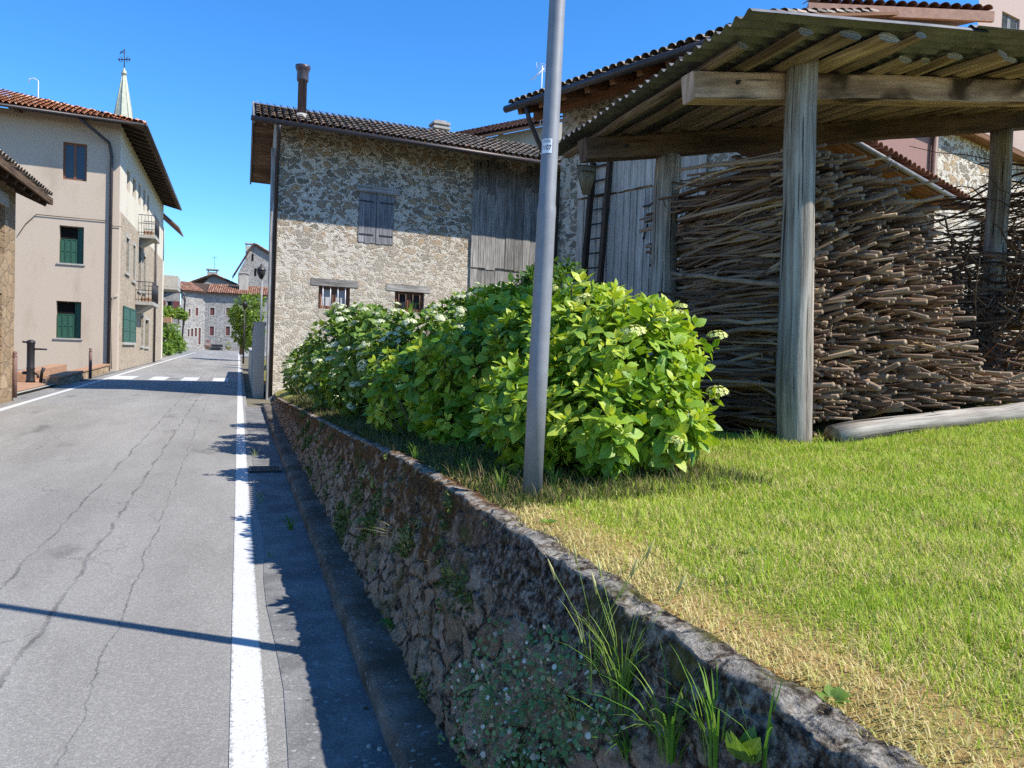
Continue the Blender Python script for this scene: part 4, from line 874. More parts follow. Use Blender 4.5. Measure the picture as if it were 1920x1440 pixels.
# ================================================================== BUILDINGS
class Face:
    """a vertical facade plane through (s,t) running along dirn=(ds,dt); a = metres along it"""
    def __init__(f, st, dirn):
        f.o = W(*st, 0); d = W(*dirn, 0).normalized(); f.d = d; f.n = Vector((d.y, -d.x, 0))
        if f.n.dot(CAM-f.o) < 0: f.n = -f.n
        f.w = f.n
    def hit(f, u, v, out=0):
        R = ray(u, v); o = f.o+f.w*out; k = (o-CAM).dot(f.n)/R.dot(f.n); P = CAM+R*k; return (P-o).dot(f.d), P.z
    def pt(f, a, z, out=0): return f.o+f.d*a+f.w*out+ZZ*z
    def rect(f, u0, v0, u1, v1, out=0):
        """photo rectangle (left/right u, top/bottom v at its middle) -> a0,a1,z0,z1"""
        um, vm = (u0+u1)/2, (v0+v1)/2
        a = sorted((f.hit(u0, vm, out)[0], f.hit(u1, vm, out)[0])); z = sorted((f.hit(um, v0, out)[1], f.hit(um, v1, out)[1])); return (*a, *z)
    def box(f, mb, a0, a1, z0, z1, o0, o1, tint=None, mi=0):
        c = f.pt((a0+a1)/2, (z0+z1)/2, (o0+o1)/2); ha, hz = (a1-a0)/2, (z1-z0)/2
        if ha >= hz: mb.box(c, f.d*ha, f.n*((o1-o0)/2), ZZ*hz, tint, mi)
        else: mb.box(c, ZZ*hz, f.d*ha, f.n*((o1-o0)/2), tint, mi)
    def wall(f, mb, a0, a1, z0, z1, holes=(), depth=.25, mi=0):
        As = sorted({a0, a1, *[h[0] for h in holes], *[h[1] for h in holes]}); Zs = sorted({z0, z1, *[h[2] for h in holes], *[h[3] for h in holes]})
        As = [a for a in As if a0 <= a <= a1]; Zs = [z for z in Zs if z0 <= z <= z1]
        for i in range(len(As)-1):
            for j in range(len(Zs)-1):
                ca, cz = (As[i]+As[i+1])/2, (Zs[j]+Zs[j+1])/2
                if any(h[0] < ca < h[1] and h[2] < cz < h[3] for h in holes): continue
                mb.quad(f.pt(As[i], Zs[j]), f.pt(As[i+1], Zs[j]), f.pt(As[i+1], Zs[j+1]), f.pt(As[i], Zs[j+1]), mi=mi)
        for (p, q, r, t) in holes:
            for (A, B) in (((p, r), (p, t)), ((p, t), (q, t)), ((q, t), (q, r)), ((q, r), (p, r))): mb.quad(f.pt(*A), f.pt(*B), f.pt(*B, -depth), f.pt(*A, -depth), mi=mi)
            mb.quad(f.pt(p, r, -depth), f.pt(q, r, -depth), f.pt(q, t, -depth), f.pt(p, t, -depth), mi=mi)
def tile_roof(name, m, parent, A, along, up, L, R, pitch=.21, row=.36, clip=None, deck=None, nseg=5, thick=.05):
    """barrel tiles laid in courses; A = left eave corner, along/up = unit vectors"""
    A = Vector(A); along = Vector(along).normalized(); up = Vector(up).normalized(); nrm = along.cross(up).normalized()
    if nrm.z < 0: nrm = -nrm
    mb = MB(); nc = int(L/pitch); nr = max(1, int(R/row))
    for c in range(nc):
        for r in range(nr):
            a = (c+.5)*pitch; b = r*row
            if clip and not clip(a, b): continue
            dz = .012*noise.noise((c*1.7, r*2.3, 1)); da = .02*noise.noise((c*2.1, r*1.3, 7)); V = []
            for (bb, rad, lift) in ((b-.03, pitch*.47, .035+dz), (b+row+.03, pitch*.40, .0+dz)):
                for k in range(nseg+1):
                    g = math.pi*k/nseg; V.append(A+along*(a+da-rad*math.cos(g))+up*bb+nrm*(rad*.8*math.sin(g)+lift+.01))
            F = [(k, k+1, nseg+1+k+1, nseg+1+k) for k in range(nseg)]; mb.add(V, F, None, random.random(), 0, True)
    o = mb.build(name, m, parent)
    return o
def slab(mb, P, thick, mi=0):
    """a roof deck: polygon P extruded downward by thick"""
    P = [Vector(p) for p in P]; Q = [p-ZZ*thick for p in P]; n = len(P); c = (P[1]-P[0]).cross(P[-1]-P[0])
    if c.z < 0: P, Q = P[::-1], Q[::-1]
    mb.add(P+Q, [tuple(range(n)), tuple(range(n, 2*n))[::-1]]+[(i, n+i, n+(i+1) % n, (i+1) % n)[::-1] for i in range(n)][::1], [[((p-P[0]).dot((P[1]-P[0]).normalized()), (p-P[0]).dot((P[-1]-P[0]).normalized())) for p in P]]*1+[[((p-P[0]).dot((P[1]-P[0]).normalized()), (p-P[0]).dot((P[-1]-P[0]).normalized())) for p in P][::-1]]+[[(0, 0), (0, .1), (1, .1), (1, 0)]]*n, None, mi)
def framed_window(f, h, parent, fm, pm, depth=.16, fw=.07, mull=1, rails=0, name='window', panel=False):
    """frame with a glass pane (or board panel) set in the hole h"""
    a0, a1, z0, z1 = h; mb = MB()
    f.box(mb, a0, a0+fw, z0, z1, -depth, -depth+.05); f.box(mb, a1-fw, a1, z0, z1, -depth, -depth+.05)
    f.box(mb, a0+fw, a1-fw, z0, z0+fw, -depth, -depth+.048); f.box(mb, a0+fw, a1-fw, z1-fw, z1, -depth, -depth+.048)
    for i in range(mull): c = a0+(a1-a0)*(i+1)/(mull+1); f.box(mb, c-fw*.6, c+fw*.6, z0+fw, z1-fw, -depth, -depth+.052)
    for i in range(rails): c = z0+(z1-z0)*(i+1)/(rails+1); f.box(mb, a0+fw, a1-fw, c-.02, c+.02, -depth, -depth+.044)
    o = mb.build(name, fm, parent); mb = MB(); mb.quad(f.pt(a0+fw*.5, z0+fw*.5, -depth+.01), f.pt(a1-fw*.5, z0+fw*.5, -depth+.01), f.pt(a1-fw*.5, z1-fw*.5, -depth+.01), f.pt(a0+fw*.5, z1-fw*.5, -depth+.01)); mb.build('pane', pm, o)
    return o
def shutter(f, a0, a1, z0, z1, parent, m, out=0.0, leaves=2, slats=0, boards=0, name='shutter', tk=.045, panels=0):
    for i in range(leaves):
        p = a0+(a1-a0)*i/leaves+.006; q = a0+(a1-a0)*(i+1)/leaves-.006; mb = MB(); fw = min(.07, (q-p)*.16)
        if boards:
            for k in range(boards): f.box(mb, p+(q-p)*k/boards+.003, p+(q-p)*(k+1)/boards-.003, z0+random.uniform(-.02, .02), z1, out, out+tk)
        else:
            f.box(mb, p, q, z0, z1, out, out+tk*.5)
            f.box(mb, p, p+fw, z0, z1, out+tk*.5, out+tk); f.box(mb, q-fw, q, z0, z1, out+tk*.5, out+tk)
            for k in range(panels+1): c = z0+(z1-z0-fw)*k/max(panels, 1); f.box(mb, p+fw, q-fw, c, c+fw, out+tk*.5, out+tk)
            for k in range(slats): c = z0+fw+(z1-z0-2*fw)*(k+.5)/slats; mb.box(f.pt((p+q)/2, c, out+tk*.6), f.d*((q-p)/2-fw), (f.n*.012+ZZ*.014), (ZZ*.004-f.n*.003))
        mb.build(name, m, parent)
def downpipe(pts, r, parent, m=None, name='downpipe'):
    mb = MB(); mb.tube(pts, r, 10); return mb.build(name, m or M['gutterm'], parent)
# ------------------------------------------------------------------ the rubble barn in the middle
BF = Face((24.0, .92), (.08, 1)); BF.w = -DD; barn = thing('stone_barn', 'rubble stone barn with a dark tiled roof, blue-grey shutters and a tall brown flue', 'barn', BF.pt(0, .1))
OV = 1.3; EZ = BF.hit(740, 262, OV)[1]; SL = .44; DEP = 4.0; RD = -1.5; RE = -4.5; RZL = .55
eL = BF.hit(478, 222, OV)[0]; eR = BF.hit(1012, 298, OV)[0]+2.5; wallT = EZ-.02  # eave carried on unseen past the boards, to keep its shadow level
hole1 = BF.rect(597, 537, 656, 580); hole2 = BF.rect(740, 547, 795, 585); pl = BF.rect(882, 300, 1045, 640); sh = BF.rect(672, 360, 738, 457)
mb = MB(); BF.wall(mb, 0, pl[0], -.5, wallT+OV*SL*.9, (hole1, hole2, sh)); BF.wall(mb, pl[0], pl[1]+.6, -.5, wallT+OV*SL*.9, ())
zr_ = EZ+(OV-RD)*SL-.05; ZB = EZ-RZL
mb.build('front_wall', M['rubble_barn'], barn)
mb = MB(); o_ = BF.pt(0, 0); bk = BF.pt(0, 0, -DEP); z1_ = wallT+OV*SL*.9
mb.poly([bk-ZZ*.5, o_-ZZ*.5, o_+ZZ*z1_, BF.pt(0, zr_, RD), bk+ZZ*(ZB+.2)]); r_ = BF.pt(pl[1]+.6, 0); rb = BF.pt(pl[1]+.6, 0, -DEP)
mb.poly([r_-ZZ*.5, rb-ZZ*.5, rb+ZZ*(ZB+.2), BF.pt(pl[1]+.6, zr_, RD), r_+ZZ*z1_]); mb.quad(rb-ZZ*.5, bk-ZZ*.5, bk+ZZ*(ZB+.2), rb+ZZ*(ZB+.2))
mb.build('side_wall', M['plaster_white'], barn)
upf = (DD+ZZ*SL).normalized(); R_ = (OV-RD)/math.cos(math.atan(SL)); rz = EZ+(OV-RD)*SL; SB = (rz-ZB)/(RD-RE)
tile_roof('roof', M['tile_dark'], barn, BF.pt(eL, EZ+.06, OV), BF.d, upf, eR-eL+.5, R_, .2, .36)
tile_roof('roof', M['tile_dark'], barn, BF.pt(eL, ZB+.06, RE), BF.d, (-DD+ZZ*SB).normalized(), eR-eL+.5, (RD-RE)*1.1, .2, .5, nseg=3)
mb = MB()
slab(mb, [BF.pt(eL, EZ+.04, OV), BF.pt(eR+.5, EZ+.04, OV), BF.pt(eR+.5, rz+.04, RD), BF.pt(eL, rz+.04, RD)], .07)
slab(mb, [BF.pt(eL, ZB+.04, RE), BF.pt(eR+.5, ZB+.04, RE), BF.pt(eR+.5, rz+.04, RD), BF.pt(eL, rz+.04, RD)], .07)
mb.build('roof_deck', M['wood_brown'], barn)
# verge boards nailed under the overhang towards the road
mb = MB()
for k in range(30):
    o0 = OV-.12-(OV-RE-.3)*k/30; zz = EZ-.05+(OV-o0)*SL if o0 > RD else ZB-.05+(o0-RE)*SB
    mb.box(BF.pt((eL+0)/2+random.uniform(-.02, .02), zz-.02-.012*(k % 2), o0), BF.d*(-eL/2-.02), (DD*.10+ZZ*(.10*(SL if o0 > RD else -SB))), ZZ*.012)
mb.build('verge_boards', M['wood_brown'], barn)
mb = MB(); mb.beam(BF.pt(eL-.02, EZ-.03, OV), BF.pt(eL-.02, rz-.03, RD), .05, .2); mb.beam(BF.pt(eL-.02, rz-.03, RD), BF.pt(eL-.02, ZB-.03, RE), .05, .2); mb.build('barge_board', M['wood_grey'], barn)
mb = MB(); mb.beam(BF.pt(eL+.05, EZ-.02+OV*SL*.35, OV*.65), BF.pt(eR+.4, EZ-.02+OV*SL*.35, OV*.65), .12, .14); mb.beam(BF.pt(-.1, EZ-.16+OV*SL, .1), BF.pt(eR+.4, EZ-.16+OV*SL, .1), .18, .24); mb.build('eave_beam', M['wood_dark'], barn)
for k in range(12):
    a = eL+.25+(eR-eL-.2)*k/11; mb = MB(); mb.beam(BF.pt(a, EZ-.07, OV-.05), BF.pt(a, EZ-.07+OV*SL, 0), .09, .11); mb.build('rafter_tail', M['wood_brown'], barn)
mb = MB(); mb.tube([BF.pt(eL-.1, EZ+.0, OV+.03), BF.pt(eR+.3, EZ-.03, OV+.03)], .075, 12); mb.build('eaves_gutter', M['gutterm'], barn)
dpa = BF.hit(514, 500, .1)[0]; downpipe([BF.pt(dpa, EZ-.08, OV+.05), BF.pt(dpa, EZ-.25, OV-.05), BF.pt(dpa+.02, EZ-.75, .12), BF.pt(dpa-.02, .2, .10)], .055, barn)
# corner post of old timber, window shutters, lintels
mb = MB(); mb.box(BF.pt(-.03, 3.6, .02), ZZ*3.9, BF.d*.09, BF.n*.09); mb.build('corner_post', M['wood_grey'], barn)
mb = MB(); BF.box(mb, *(lambda r: (r[0], r[1], r[2], r[3]))(BF.rect(667, 351, 748, 363)), -.05, .10); mb.build('lintel', M['wood_grey'], barn)
shutter(BF, *sh, barn, M['shutter_blue'], -.04, 2, boards=3, name='shutter', tk=.06)
for zf_ in (.16, .80):
    for (p, q) in ((.03, .42), (.60, .98)):
        mb = MB(); z = sh[2]+(sh[3]-sh[2])*zf_; BF.box(mb, sh[0]+(sh[1]-sh[0])*p, sh[0]+(sh[1]-sh[0])*q, z-.022, z+.022, .02, .032); mb.build('strap_hinge', M['iron'], barn)
for h, l in ((hole1, (583, 524, 672, 537)), (hole2, (724, 534, 806, 547))):
    mb = MB(); BF.box(mb, *BF.rect(*l), -.05, .018); mb.build('lintel', M['wood_grey'], barn)
    wn = framed_window(BF, h, barn, M['brown_paint'], M['glass'] if h is hole2 else M['curtain'], .18, .10, 1)
    for k in range(4):
        mb = MB(); a = h[0]+(h[1]-h[0])*(k+.6)/4.2; mb.tube([BF.pt(a, h[2], -.05), BF.pt(a, h[3], -.05)], .016, 6); mb.build('window_bar', M['white'] if h is hole1 else M['corten'], wn)
# boarded opening at the right end
mb = MB(); a = pl[0]; zt = wallT-.05; zmid = BF.hit(940, 507)[1]
while a < pl[1]+.3:
    w = random.uniform(.24, .38); BF.box(mb, a, a+w-.012, zmid+random.uniform(-.03, .06), zt-random.uniform(0, .1), .03, .07+random.uniform(-.01, .01)); BF.box(mb, a, a+w-.012, 1.2, zmid-.05+random.uniform(-.03, .02), .02, .055)
    if random.random() < .75: BF.box(mb, a+.01, a+w*random.uniform(.7, 1)-.02, zt-random.uniform(.5, 1.0), zt+.15, .085, .105, tint=.0)
    a += w
mb.build('board_cladding', M['wood_grey'], barn)
# flue and chimney pot on the roof
fo = .15; fa = BF.hit(566, 210, fo)[0]; zb_ = EZ+(OV-fo)*SL; ztp = BF.hit(568, 124, fo)[1]
mb = MB(); mb.tube_prof(BF.pt(fa, 0, fo), [(.13, zb_-.2), (.13, ztp-.47), (.165, ztp-.45), (.172, ztp-.40), (.172, ztp-.17), (.195, ztp-.13), (.22, ztp-.05), (.22, ztp), (.15, ztp-.01)], 18, ZZ, None, 0); fl = mb.build('flue', M['flue'], barn)
mb = MB(); mb.tube_prof(BF.pt(fa, 0, fo), [(.30, zb_-.15), (.22, zb_+.08), (.155, zb_+.15)], 14, ZZ, None, 0); mb.build('flue_collar', M['stone_trim'], fl)
co = RD-.3; ca = BF.hit(824, 240, co)[0]; zc = BF.hit(824, 230, co)[1]; mb = MB()
BF.box(mb, ca-.22, ca+.22, rz-.4, zc-.45, co-.22, co+.22)
for k in range(3): BF.box(mb, ca-.30, ca+.30, zc-.42+k*.15, zc-.34+k*.15, co-.30, co+.30); BF.box(mb, ca-.2, ca+.2, zc-.34+k*.15, zc-.27+k*.15, co-.2, co+.2)
mb.build('chimney', M['stone_trim'], barn)
# ------------------------------------------------------------------ farmhouse behind the shed
fc = at_Y(1045, 480, 20.0); fs, ft, _ = to_st(fc); FH = Face((fs, ft), (-.929, .37)); farm = thing('farmhouse', 'tall rubble farmhouse behind the woodshed with a deep timber eave and a pale board door', 'farmhouse', FH.pt(0, 1))
fEZ = FH.hit(1130, 145, 1.5)[1]; a_door0 = FH.hit(1142, 400)[0]; a_door1 = FH.hit(1321, 300)[0]; FL = 14
z_doort = fEZ-1.1; FL = FH.hit(1480, 300)[0]
mb = MB(); FH.wall(mb, 0, FL, .2, fEZ+.5, ()); 
b0, b1 = FH.pt(0, 0, -3), FH.pt(FL, 0, -3); mb.quad(FH.pt(0, .2), b0+ZZ*.2, b0+ZZ*(fEZ+.5), FH.pt(0, fEZ+.5)); mb.quad(FH.pt(FL, .2), b1+ZZ*.2, b1+ZZ*(fEZ+.5), FH.pt(FL, fEZ+.5)); mb.build('wall', M['rubble_farm'], farm)
eA = FH.hit(955, 203, 1.5)[0]; slf = math.tan(math.radians(18))
tile_roof('roof', M['tile_dark'], farm, FH.pt(eA, fEZ+.08, 1.5), FH.d, (-FH.n+ZZ*slf), FL+.6-eA, 4.4, .22, .38)
mb = MB(); slab(mb, [FH.pt(eA, fEZ+.06, 1.5), FH.pt(FL+.6, fEZ+.06, 1.5), FH.pt(FL+.6, fEZ+.06+4.7*slf, -3.2), FH.pt(eA, fEZ+.06+4.7*slf, -3.2)], .06); mb.build('roof_deck', M['wood_rust'], farm)
k = eA+.3
while k < FL:
    mb = MB(); mb.beam(FH.pt(k, fEZ-.1, 1.42), FH.pt(k, fEZ-.1+1.5*slf, -.0), .14, .17); mb.build('rafter', M['wood_rust'], farm); k += .75
mb = MB(); mb.beam(FH.pt(eA+.1, fEZ-.02, .7), FH.pt(FL, fEZ-.02, .7), .16, .2); mb.build('wall_plate', M['wood_rust'], farm)
mb = MB(); mb.tube([FH.pt(eA-.05, fEZ-.03, 1.58), FH.pt(FL, fEZ-.05, 1.58)], .085, 12); mb.build('eaves_gutter', M['gutterm'], farm)
a1_ = FH.hit(987, 215, 1.5)[0]; downpipe([FH.pt(a1_, fEZ-.08, 1.52), FH.pt(a1_, fEZ-.4, 1.4), FH.pt(0.02, fEZ-1.75, .1), FH.pt(0.02, 1.0, .1)], .06, farm, M['gutterm'])
mb = MB(); zsp = FH.hit(1190, 356)[1]; k = a_door0-1.0
while k < a_door1:
    w = random.choice([.16, .2, .24]); FH.box(mb, k, k+w-.01, 1.0, zsp-.04, .03, .07); FH.box(mb, k, k+w-.01, zsp+random.uniform(-.01, .02), z_doort, .06, .10)
    FH.box(mb, k+w-.035, k+w-.005, 1.0, zsp-.05, .07, .095); k += w
mb.build('board_door', M['wood_pale'], farm)
mb = MB(); za = FH.hit(1215, 440)[1]; ah = FH.hit(1217, 440)[0]; mb.tube([FH.pt(ah+.05, za+.22, .13), FH.pt(ah, za, .15), FH.pt(ah-.06, za-.12, .13)], .022, 6); FH.box(mb, ah-.12, ah+.1, za+.62, za+.66, .1, .12); mb.build('latch', M['iron'], farm)
# ladder leaning on the farmhouse
la0 = FH.hit(1103, 430, .25)[0]; la1 = FH.hit(1134, 430, .25)[0]; lz0, lz1 = 1.1, FH.hit(1120, 303, .2)[1]
lad = thing('ladder', 'dark wooden ladder leaning upright against the pale boards of the farmhouse', 'ladder', FH.pt((la0+la1)/2, lz0, .4))
for a in (la0, la1): mb = MB(); mb.beam(FH.pt(a, lz0, .5), FH.pt(a, lz1, .16), .10, .13, up=FH.n); mb.build('rail', M['wood_dark'], lad)
n = 15
for k in range(n):
    x = (k+.7)/n; mb = MB(); c = .5+(.16-.5)*x; z = lz0+(lz1-lz0)*x; mb.tube([FH.pt(la0, z, c), FH.pt(la1, z, c)], .021, 8); mb.build('rung', M['wood_dark'], lad)
# ------------------------------------------------------------------ small pale house between barn and farmhouse
hc = at_Y(1000, 260, 40); hs, ht, _ = to_st(hc); SH = Face((hs, ht), (.05, 1)); small = thing('small_house', 'small pale plastered house rising behind the barn roof with one dark window', 'house', SH.pt(0, .5))
aL = SH.hit(905, 265)[0]; aR = SH.hit(1075, 250)[0]; zt_ = SH.hit(965, 243)[1]; hw = SH.rect(937, 252, 955, 272)
mb = MB(); e0 = SH.hit(862, 262, 1.0); e1 = SH.hit(1060, 222, 1.0); zw = lambda a: e0[1]+(e1[1]-e0[1])*(a-e0[0])/(e1[0]-e0[0])+.0
z_l = min(zw(aL)-.1, hw[3]+.05); SH.wall(mb, aL, aR, 0, z_l, (hw,)); mb.poly([SH.pt(aL, z_l), SH.pt(aR, z_l), SH.pt(aR, zw(aR)), SH.pt(aL, zw(aL))]); mb.quad(SH.pt(aL, 0), SH.pt(aL, 0, -5), SH.pt(aL, zw(aL), -5), SH.pt(aL, zw(aL))); mb.quad(SH.pt(aR, 0), SH.pt(aR, 0, -5), SH.pt(aR, zw(aR), -5), SH.pt(aR, zw(aR))); mb.build('wall', M['plaster_white'], small); framed_window(SH, hw, small, M['maroon'], M['dark'], .1, .1, 1)
e0 = SH.hit(862, 262, 1.0); e1 = SH.hit(1060, 222, 1.0); A_ = SH.pt(e0[0], e0[1], 1.0); B_ = SH.pt(e1[0], e1[1], 1.0)
tile_roof('roof', M['tile_old'], small, A_+ZZ*.05, B_-A_, (-SH.n+ZZ*.25), (B_-A_).length, 5, .24, .4)
mb = MB(); slab(mb, [A_, B_, B_-SH.n*6+ZZ*1.5, A_-SH.n*6+ZZ*1.5], .15); 
mb.build('roof_deck', M['wood_dark'], small)
# ------------------------------------------------------------------ house with stone and rose walls seen through the shed
q = at_Y(1746, 300, 16.0); qs, qt, _ = to_st(q); RH = Face((qs, qt), (.30, .954)); rose = thing('courtyard_house', 'house behind the woodshed with rose wall, pale stone wall and rust downpipe', 'house', RH.pt(0, 1))
mb = MB(); al = RH.hit(1560, 300)[0]; RH.wall(mb, al, 0, .5, 6.8, ()); mb.build('rose_wall', M['plaster_rose'], rose)
hw = RH.rect(1814, 402, 1850, 470); mb = MB(); RH.wall(mb, 0, 7, .5, 6.8, (hw,)); mb.quad(RH.pt(7, .5), RH.pt(7, .5, -5), RH.pt(7, 6.8, -5), RH.pt(7, 6.8)); mb.build('stone_wall', M['rubble_barn'], rose)
framed_window(RH, hw, rose, M['wood_dark'], M['plaster_grey'], .10, .08, 0); downpipe([RH.pt(-.05, .8, .08), RH.pt(-.05, 6.6, .08)], .06, rose, M['corten'])
mb = MB(); slab(mb, [RH.pt(al-.3, 6.8, .3), RH.pt(7.3, 6.8, .3), RH.pt(7.3, 7.1, -5), RH.pt(al-.3, 7.1, -5)], .12); mb.build('roof_deck', M['wood_rust'], rose)
# lower lean-to roof whose eave drops to the right
LA = at_Y(1640, 285, 12.2); LB = at_Y(1815, 385, 15.2); ln = thing('lean_to', 'low lean-to shed with a tiled roof, its grey gutter slanting down behind the branch pile', 'lean-to', (LA.x, LA.y, 1.3))
ld = (LB-LA).normalized(); bk_ = Vector((ld.y, -ld.x, 0)).normalized(); bk_ = bk_ if bk_.dot(NN) < 0 else -bk_
A2 = LA-ld*2.0
tile_roof('roof', M['tile_old'], ln, A2+ZZ*.06, ld, (bk_*.9+ZZ*.25), (LB-A2).length, 2.4, .2, .4)
mb = MB(); slab(mb, [A2, LB, LB+bk_*2.4+ZZ*.5, A2+bk_*2.4+ZZ*.5], .12); mb.build('roof_deck', M['wood_rust'], ln)
mb = MB(); mb.tube([A2-bk_*.05-ZZ*.05, LB-bk_*.05-ZZ*.05], .045, 10); mb.build('eaves_gutter', M['zinc'], ln)
mb = MB(); w0 = A2+bk_*.5; w1 = LB+bk_*.5-ld*.3; mb.quad(Vector((w0.x, w0.y, 1)), Vector((w1.x, w1.y, 1)), w1-ZZ*.05, w0-ZZ*.05); mb.build('wall', M['wood_brown'], ln)
# ------------------------------------------------------------------ tall house above the shed roof, top right
TA = at_Y(1515, 14, 17.0); TB = at_Y(1862, 40, 17.1); TB.z = TA.z; tall = thing('tall_house', 'tall house with a salmon eave and pale tiles showing above the shed roof', 'house', (TA.x, TA.y, 1))
td = (TB-TA).normalized(); tn_ = Vector((td.y, -td.x, 0)); tn_ = tn_ if tn_.dot(CAM-TA) > 0 else -tn_
tile_roof('roof', M['tile_old'], tall, TA+ZZ*.10, td, (-tn_+ZZ*.3), (TB-TA).length, 2.3, .24, .4, clip=lambda a, b: a > b*.5)
mb = MB(); slab(mb, [TA+ZZ*.05, TB+ZZ*.05, TB-tn_*2.2+ZZ*.71, TA-tn_*2.2+ZZ*.71+td*1.0], .10); mb.build('roof_deck', M['wood_rust'], tall)
mb = MB(); mb.beam(TA-ZZ*.02, TB-ZZ*.02, .08, .22); mb.build('eave_board', plain('salmon_paint', (.5, .27, .18), .8), tall)
mb = MB(); w0, w1 = TA-tn_*.9+td*.8, TB-tn_*.9-td*.4; mb.quad(Vector((w0.x, w0.y, 1)), Vector((w1.x, w1.y, 1)), w1+ZZ*.2, w0+ZZ*.2); w2 = w1-tn_*6; mb.quad(Vector((w1.x, w1.y, 1)), Vector((w2.x, w2.y, 1)), w2+ZZ*.2, w1+ZZ*.2); mb.build('wall', M['plaster_pink'], tall)
q = at_Y(1900, 20, 22.0); qs, qt, _ = to_st(q); PH = Face((qs, qt), (.2, .98)); ph = thing('salmon_house', 'salmon plastered house at the top right corner with a blue-grey shuttered window', 'house', PH.pt(0, 1))
hw = PH.rect(1878, 28, 1912, 62); mb = MB(); PH.wall(mb, PH.hit(1835, 20)[0], PH.hit(2300, 20)[0], .5, PH.hit(1900, -260)[1], (hw,)); mb.build('wall', plaster('salmon_plaster', (.46, .35, .30)), ph); shutter(PH, *hw, ph, M['shutter_blue'], -.1, 2, slats=8)
# ------------------------------------------------------------------ antenna on the farmhouse roof
ac = at_Y(1015, 175, 21.5); at_ = thing('tv_antenna', 'white television antenna on a thin mast standing on the farmhouse roof', 'antenna', ac-ZZ*.6)
def s_(v): return v*21.5/FPX
mb = MB(); mb.tube([ac-ZZ*.9, ac+ZZ*s_(50)], .014, 6); mb.build('mast', M['white'], at_)
mb = MB(); c = ac+ZZ*s_(42); mb.tube([c-RT*.28-ZZ*.25, c+RT*.05+ZZ*.05], .012, 5)
for k in range(6): q = c-RT*(.28-.05*k)-ZZ*(.25-.045*k); mb.tube([q-DD*.12-ZZ*.02+RT*.03, q+DD*.12+RT*-.03], .006, 4)
for k in range(5): mb.tube([c+RT*(-.14+.0*k)+ZZ*(.0+.05*k), c+RT*.18+ZZ*(-.05+.05*k)], .006, 4)
mb.tube([c-RT*.14, c-RT*.17+ZZ*.22], .006, 4); mb.tube([c+RT*.18-ZZ*.05, c+RT*.16+ZZ*.2], .006, 4); mb.build('upper_array', M['white'], at_)
mb = MB(); c = ac-ZZ*s_(22); mb.tube([c-RT*.45-ZZ*.16, c+RT*.1], .012, 5)
for k in range(8): q = c-RT*(.42-.06*k)-ZZ*(.15-.02*k); mb.tube([q-DD*.15-RT*.04, q+DD*.15+RT*.04], .006, 4)
mb.build('lower_array', M['white'], at_)
# ================================================================== LEFT SIDE OF THE ROAD
strip('sidewalk', M['terracotta'], lambda s: [-9.5, -5.45], .10, [15, 20, 25, 31])
strip('sidewalk_kerb', M['stone_trim'], lambda s: [-5.452, -5.33], .085, [15, 20, 25, 31])
strip('sidewalk_verge', M['gutter'], lambda s: [-9.5, -5.2], .02, [31, 35, 40, 60])
# three storey plastered house on the corner
HF = Face((39.4, -5.25), (.08, 1)); HS = Face((39.4, -5.25), (1, 0)); house = thing('corner_house', 'three-storey pale pink corner house with red tiled roof, green shutters and two balconies', 'house', HF.pt(0, .3))
zE = HF.hit(240, 243)[1]; WL_ = 14.0; DL = HS.hit(303, 600)[0]
w3 = HF.rect(118, 268, 163, 338); w2 = HF.rect(111, 424, 157, 494); w1 = HF.rect(105, 565, 152, 634)
zst = HS.hit(255, 430)[1]
mb = MB(); HF.wall(mb, -WL_, 0, -.2, zE+.2, (w1, w2, w3), .3); mb.build('front_wall', M['plaster_pink'], house)
sw = [HS.rect(238, 320, 244, 360), HS.rect(249, 335, 255, 372), HS.rect(259.5, 345, 264, 386), HS.rect(268.5, 355, 272.5, 396), HS.rect(276, 366, 279.5, 402)]
mid = [HS.rect(235, 446, 241, 512), HS.rect(248, 460, 252.5, 527), HS.rect(258, 452, 264, 545), HS.rect(267.5, 480, 272, 548)]
low = [HS.rect(230, 577, 252, 642), HS.rect(263, 592, 268, 648), HS.rect(271, 600, 278, 650)]
mb = MB(); HS.wall(mb, 0, DL, zst, zE+.2, sw, .25); mb.quad(HS.pt(DL, -.2), HS.pt(DL, -.2)-NN*8, HS.pt(DL, zE)-NN*8, HS.pt(DL, zE)); mb.build('side_wall', M['plaster_cream'], house)
mb = MB(); HS.wall(mb, 0, .55, -.2, zst, ()); mb.build('corner_strip', M['plaster_pink'], house)
mb = MB(); HS.wall(mb, .55, DL, -.2, zst, mid+low, .25); mb.build('stone_side_wall', M['rubble_side'], house)
for h in mid+low[1:]:
    mb = MB(); HS.box(mb, h[0]-.14, h[0], h[2], h[3], -.02, .04); HS.box(mb, h[1], h[1]+.14, h[2], h[3], -.02, .04); HS.box(mb, h[0]-.14, h[1]+.14, h[3], h[3]+.16, -.02, .045); HS.box(mb, h[0]-.2, h[1]+.2, h[2]-.12, h[2], -.02, .09); mb.build('window_surround', M['stone_trim'], house)
for h in sw: framed_window(HS, h, house, M['brown_paint'], M['glass'], .18, .06, 1)
for h in mid+low[1:]: framed_window(HS, h, house, M['green'], M['glass'], .2, .06, 1)
al, bl, zl0, zl1 = low[0]; mb = MB(); HS.box(mb, al-.1, bl+.1, zl0-.12, zl0, -.02, .10); mb.build('window_sill', M['stone_trim'], house)
framed_window(HS, low[0], house, M['green'], M['glass'], .2, .06, 1)
shutter(HS, al-.1, (al+bl)/2-.05, zl0, zl1, house, M['green'], .03, 1, slats=0, panels=3); shutter(HS, (al+bl)/2+.05, bl+.15, zl0, zl1, house, M['green'], .03, 1, panels=3)
wn = framed_window(HF, w3, house, M['brown_paint'], M['glass'], .20, .09, 1)
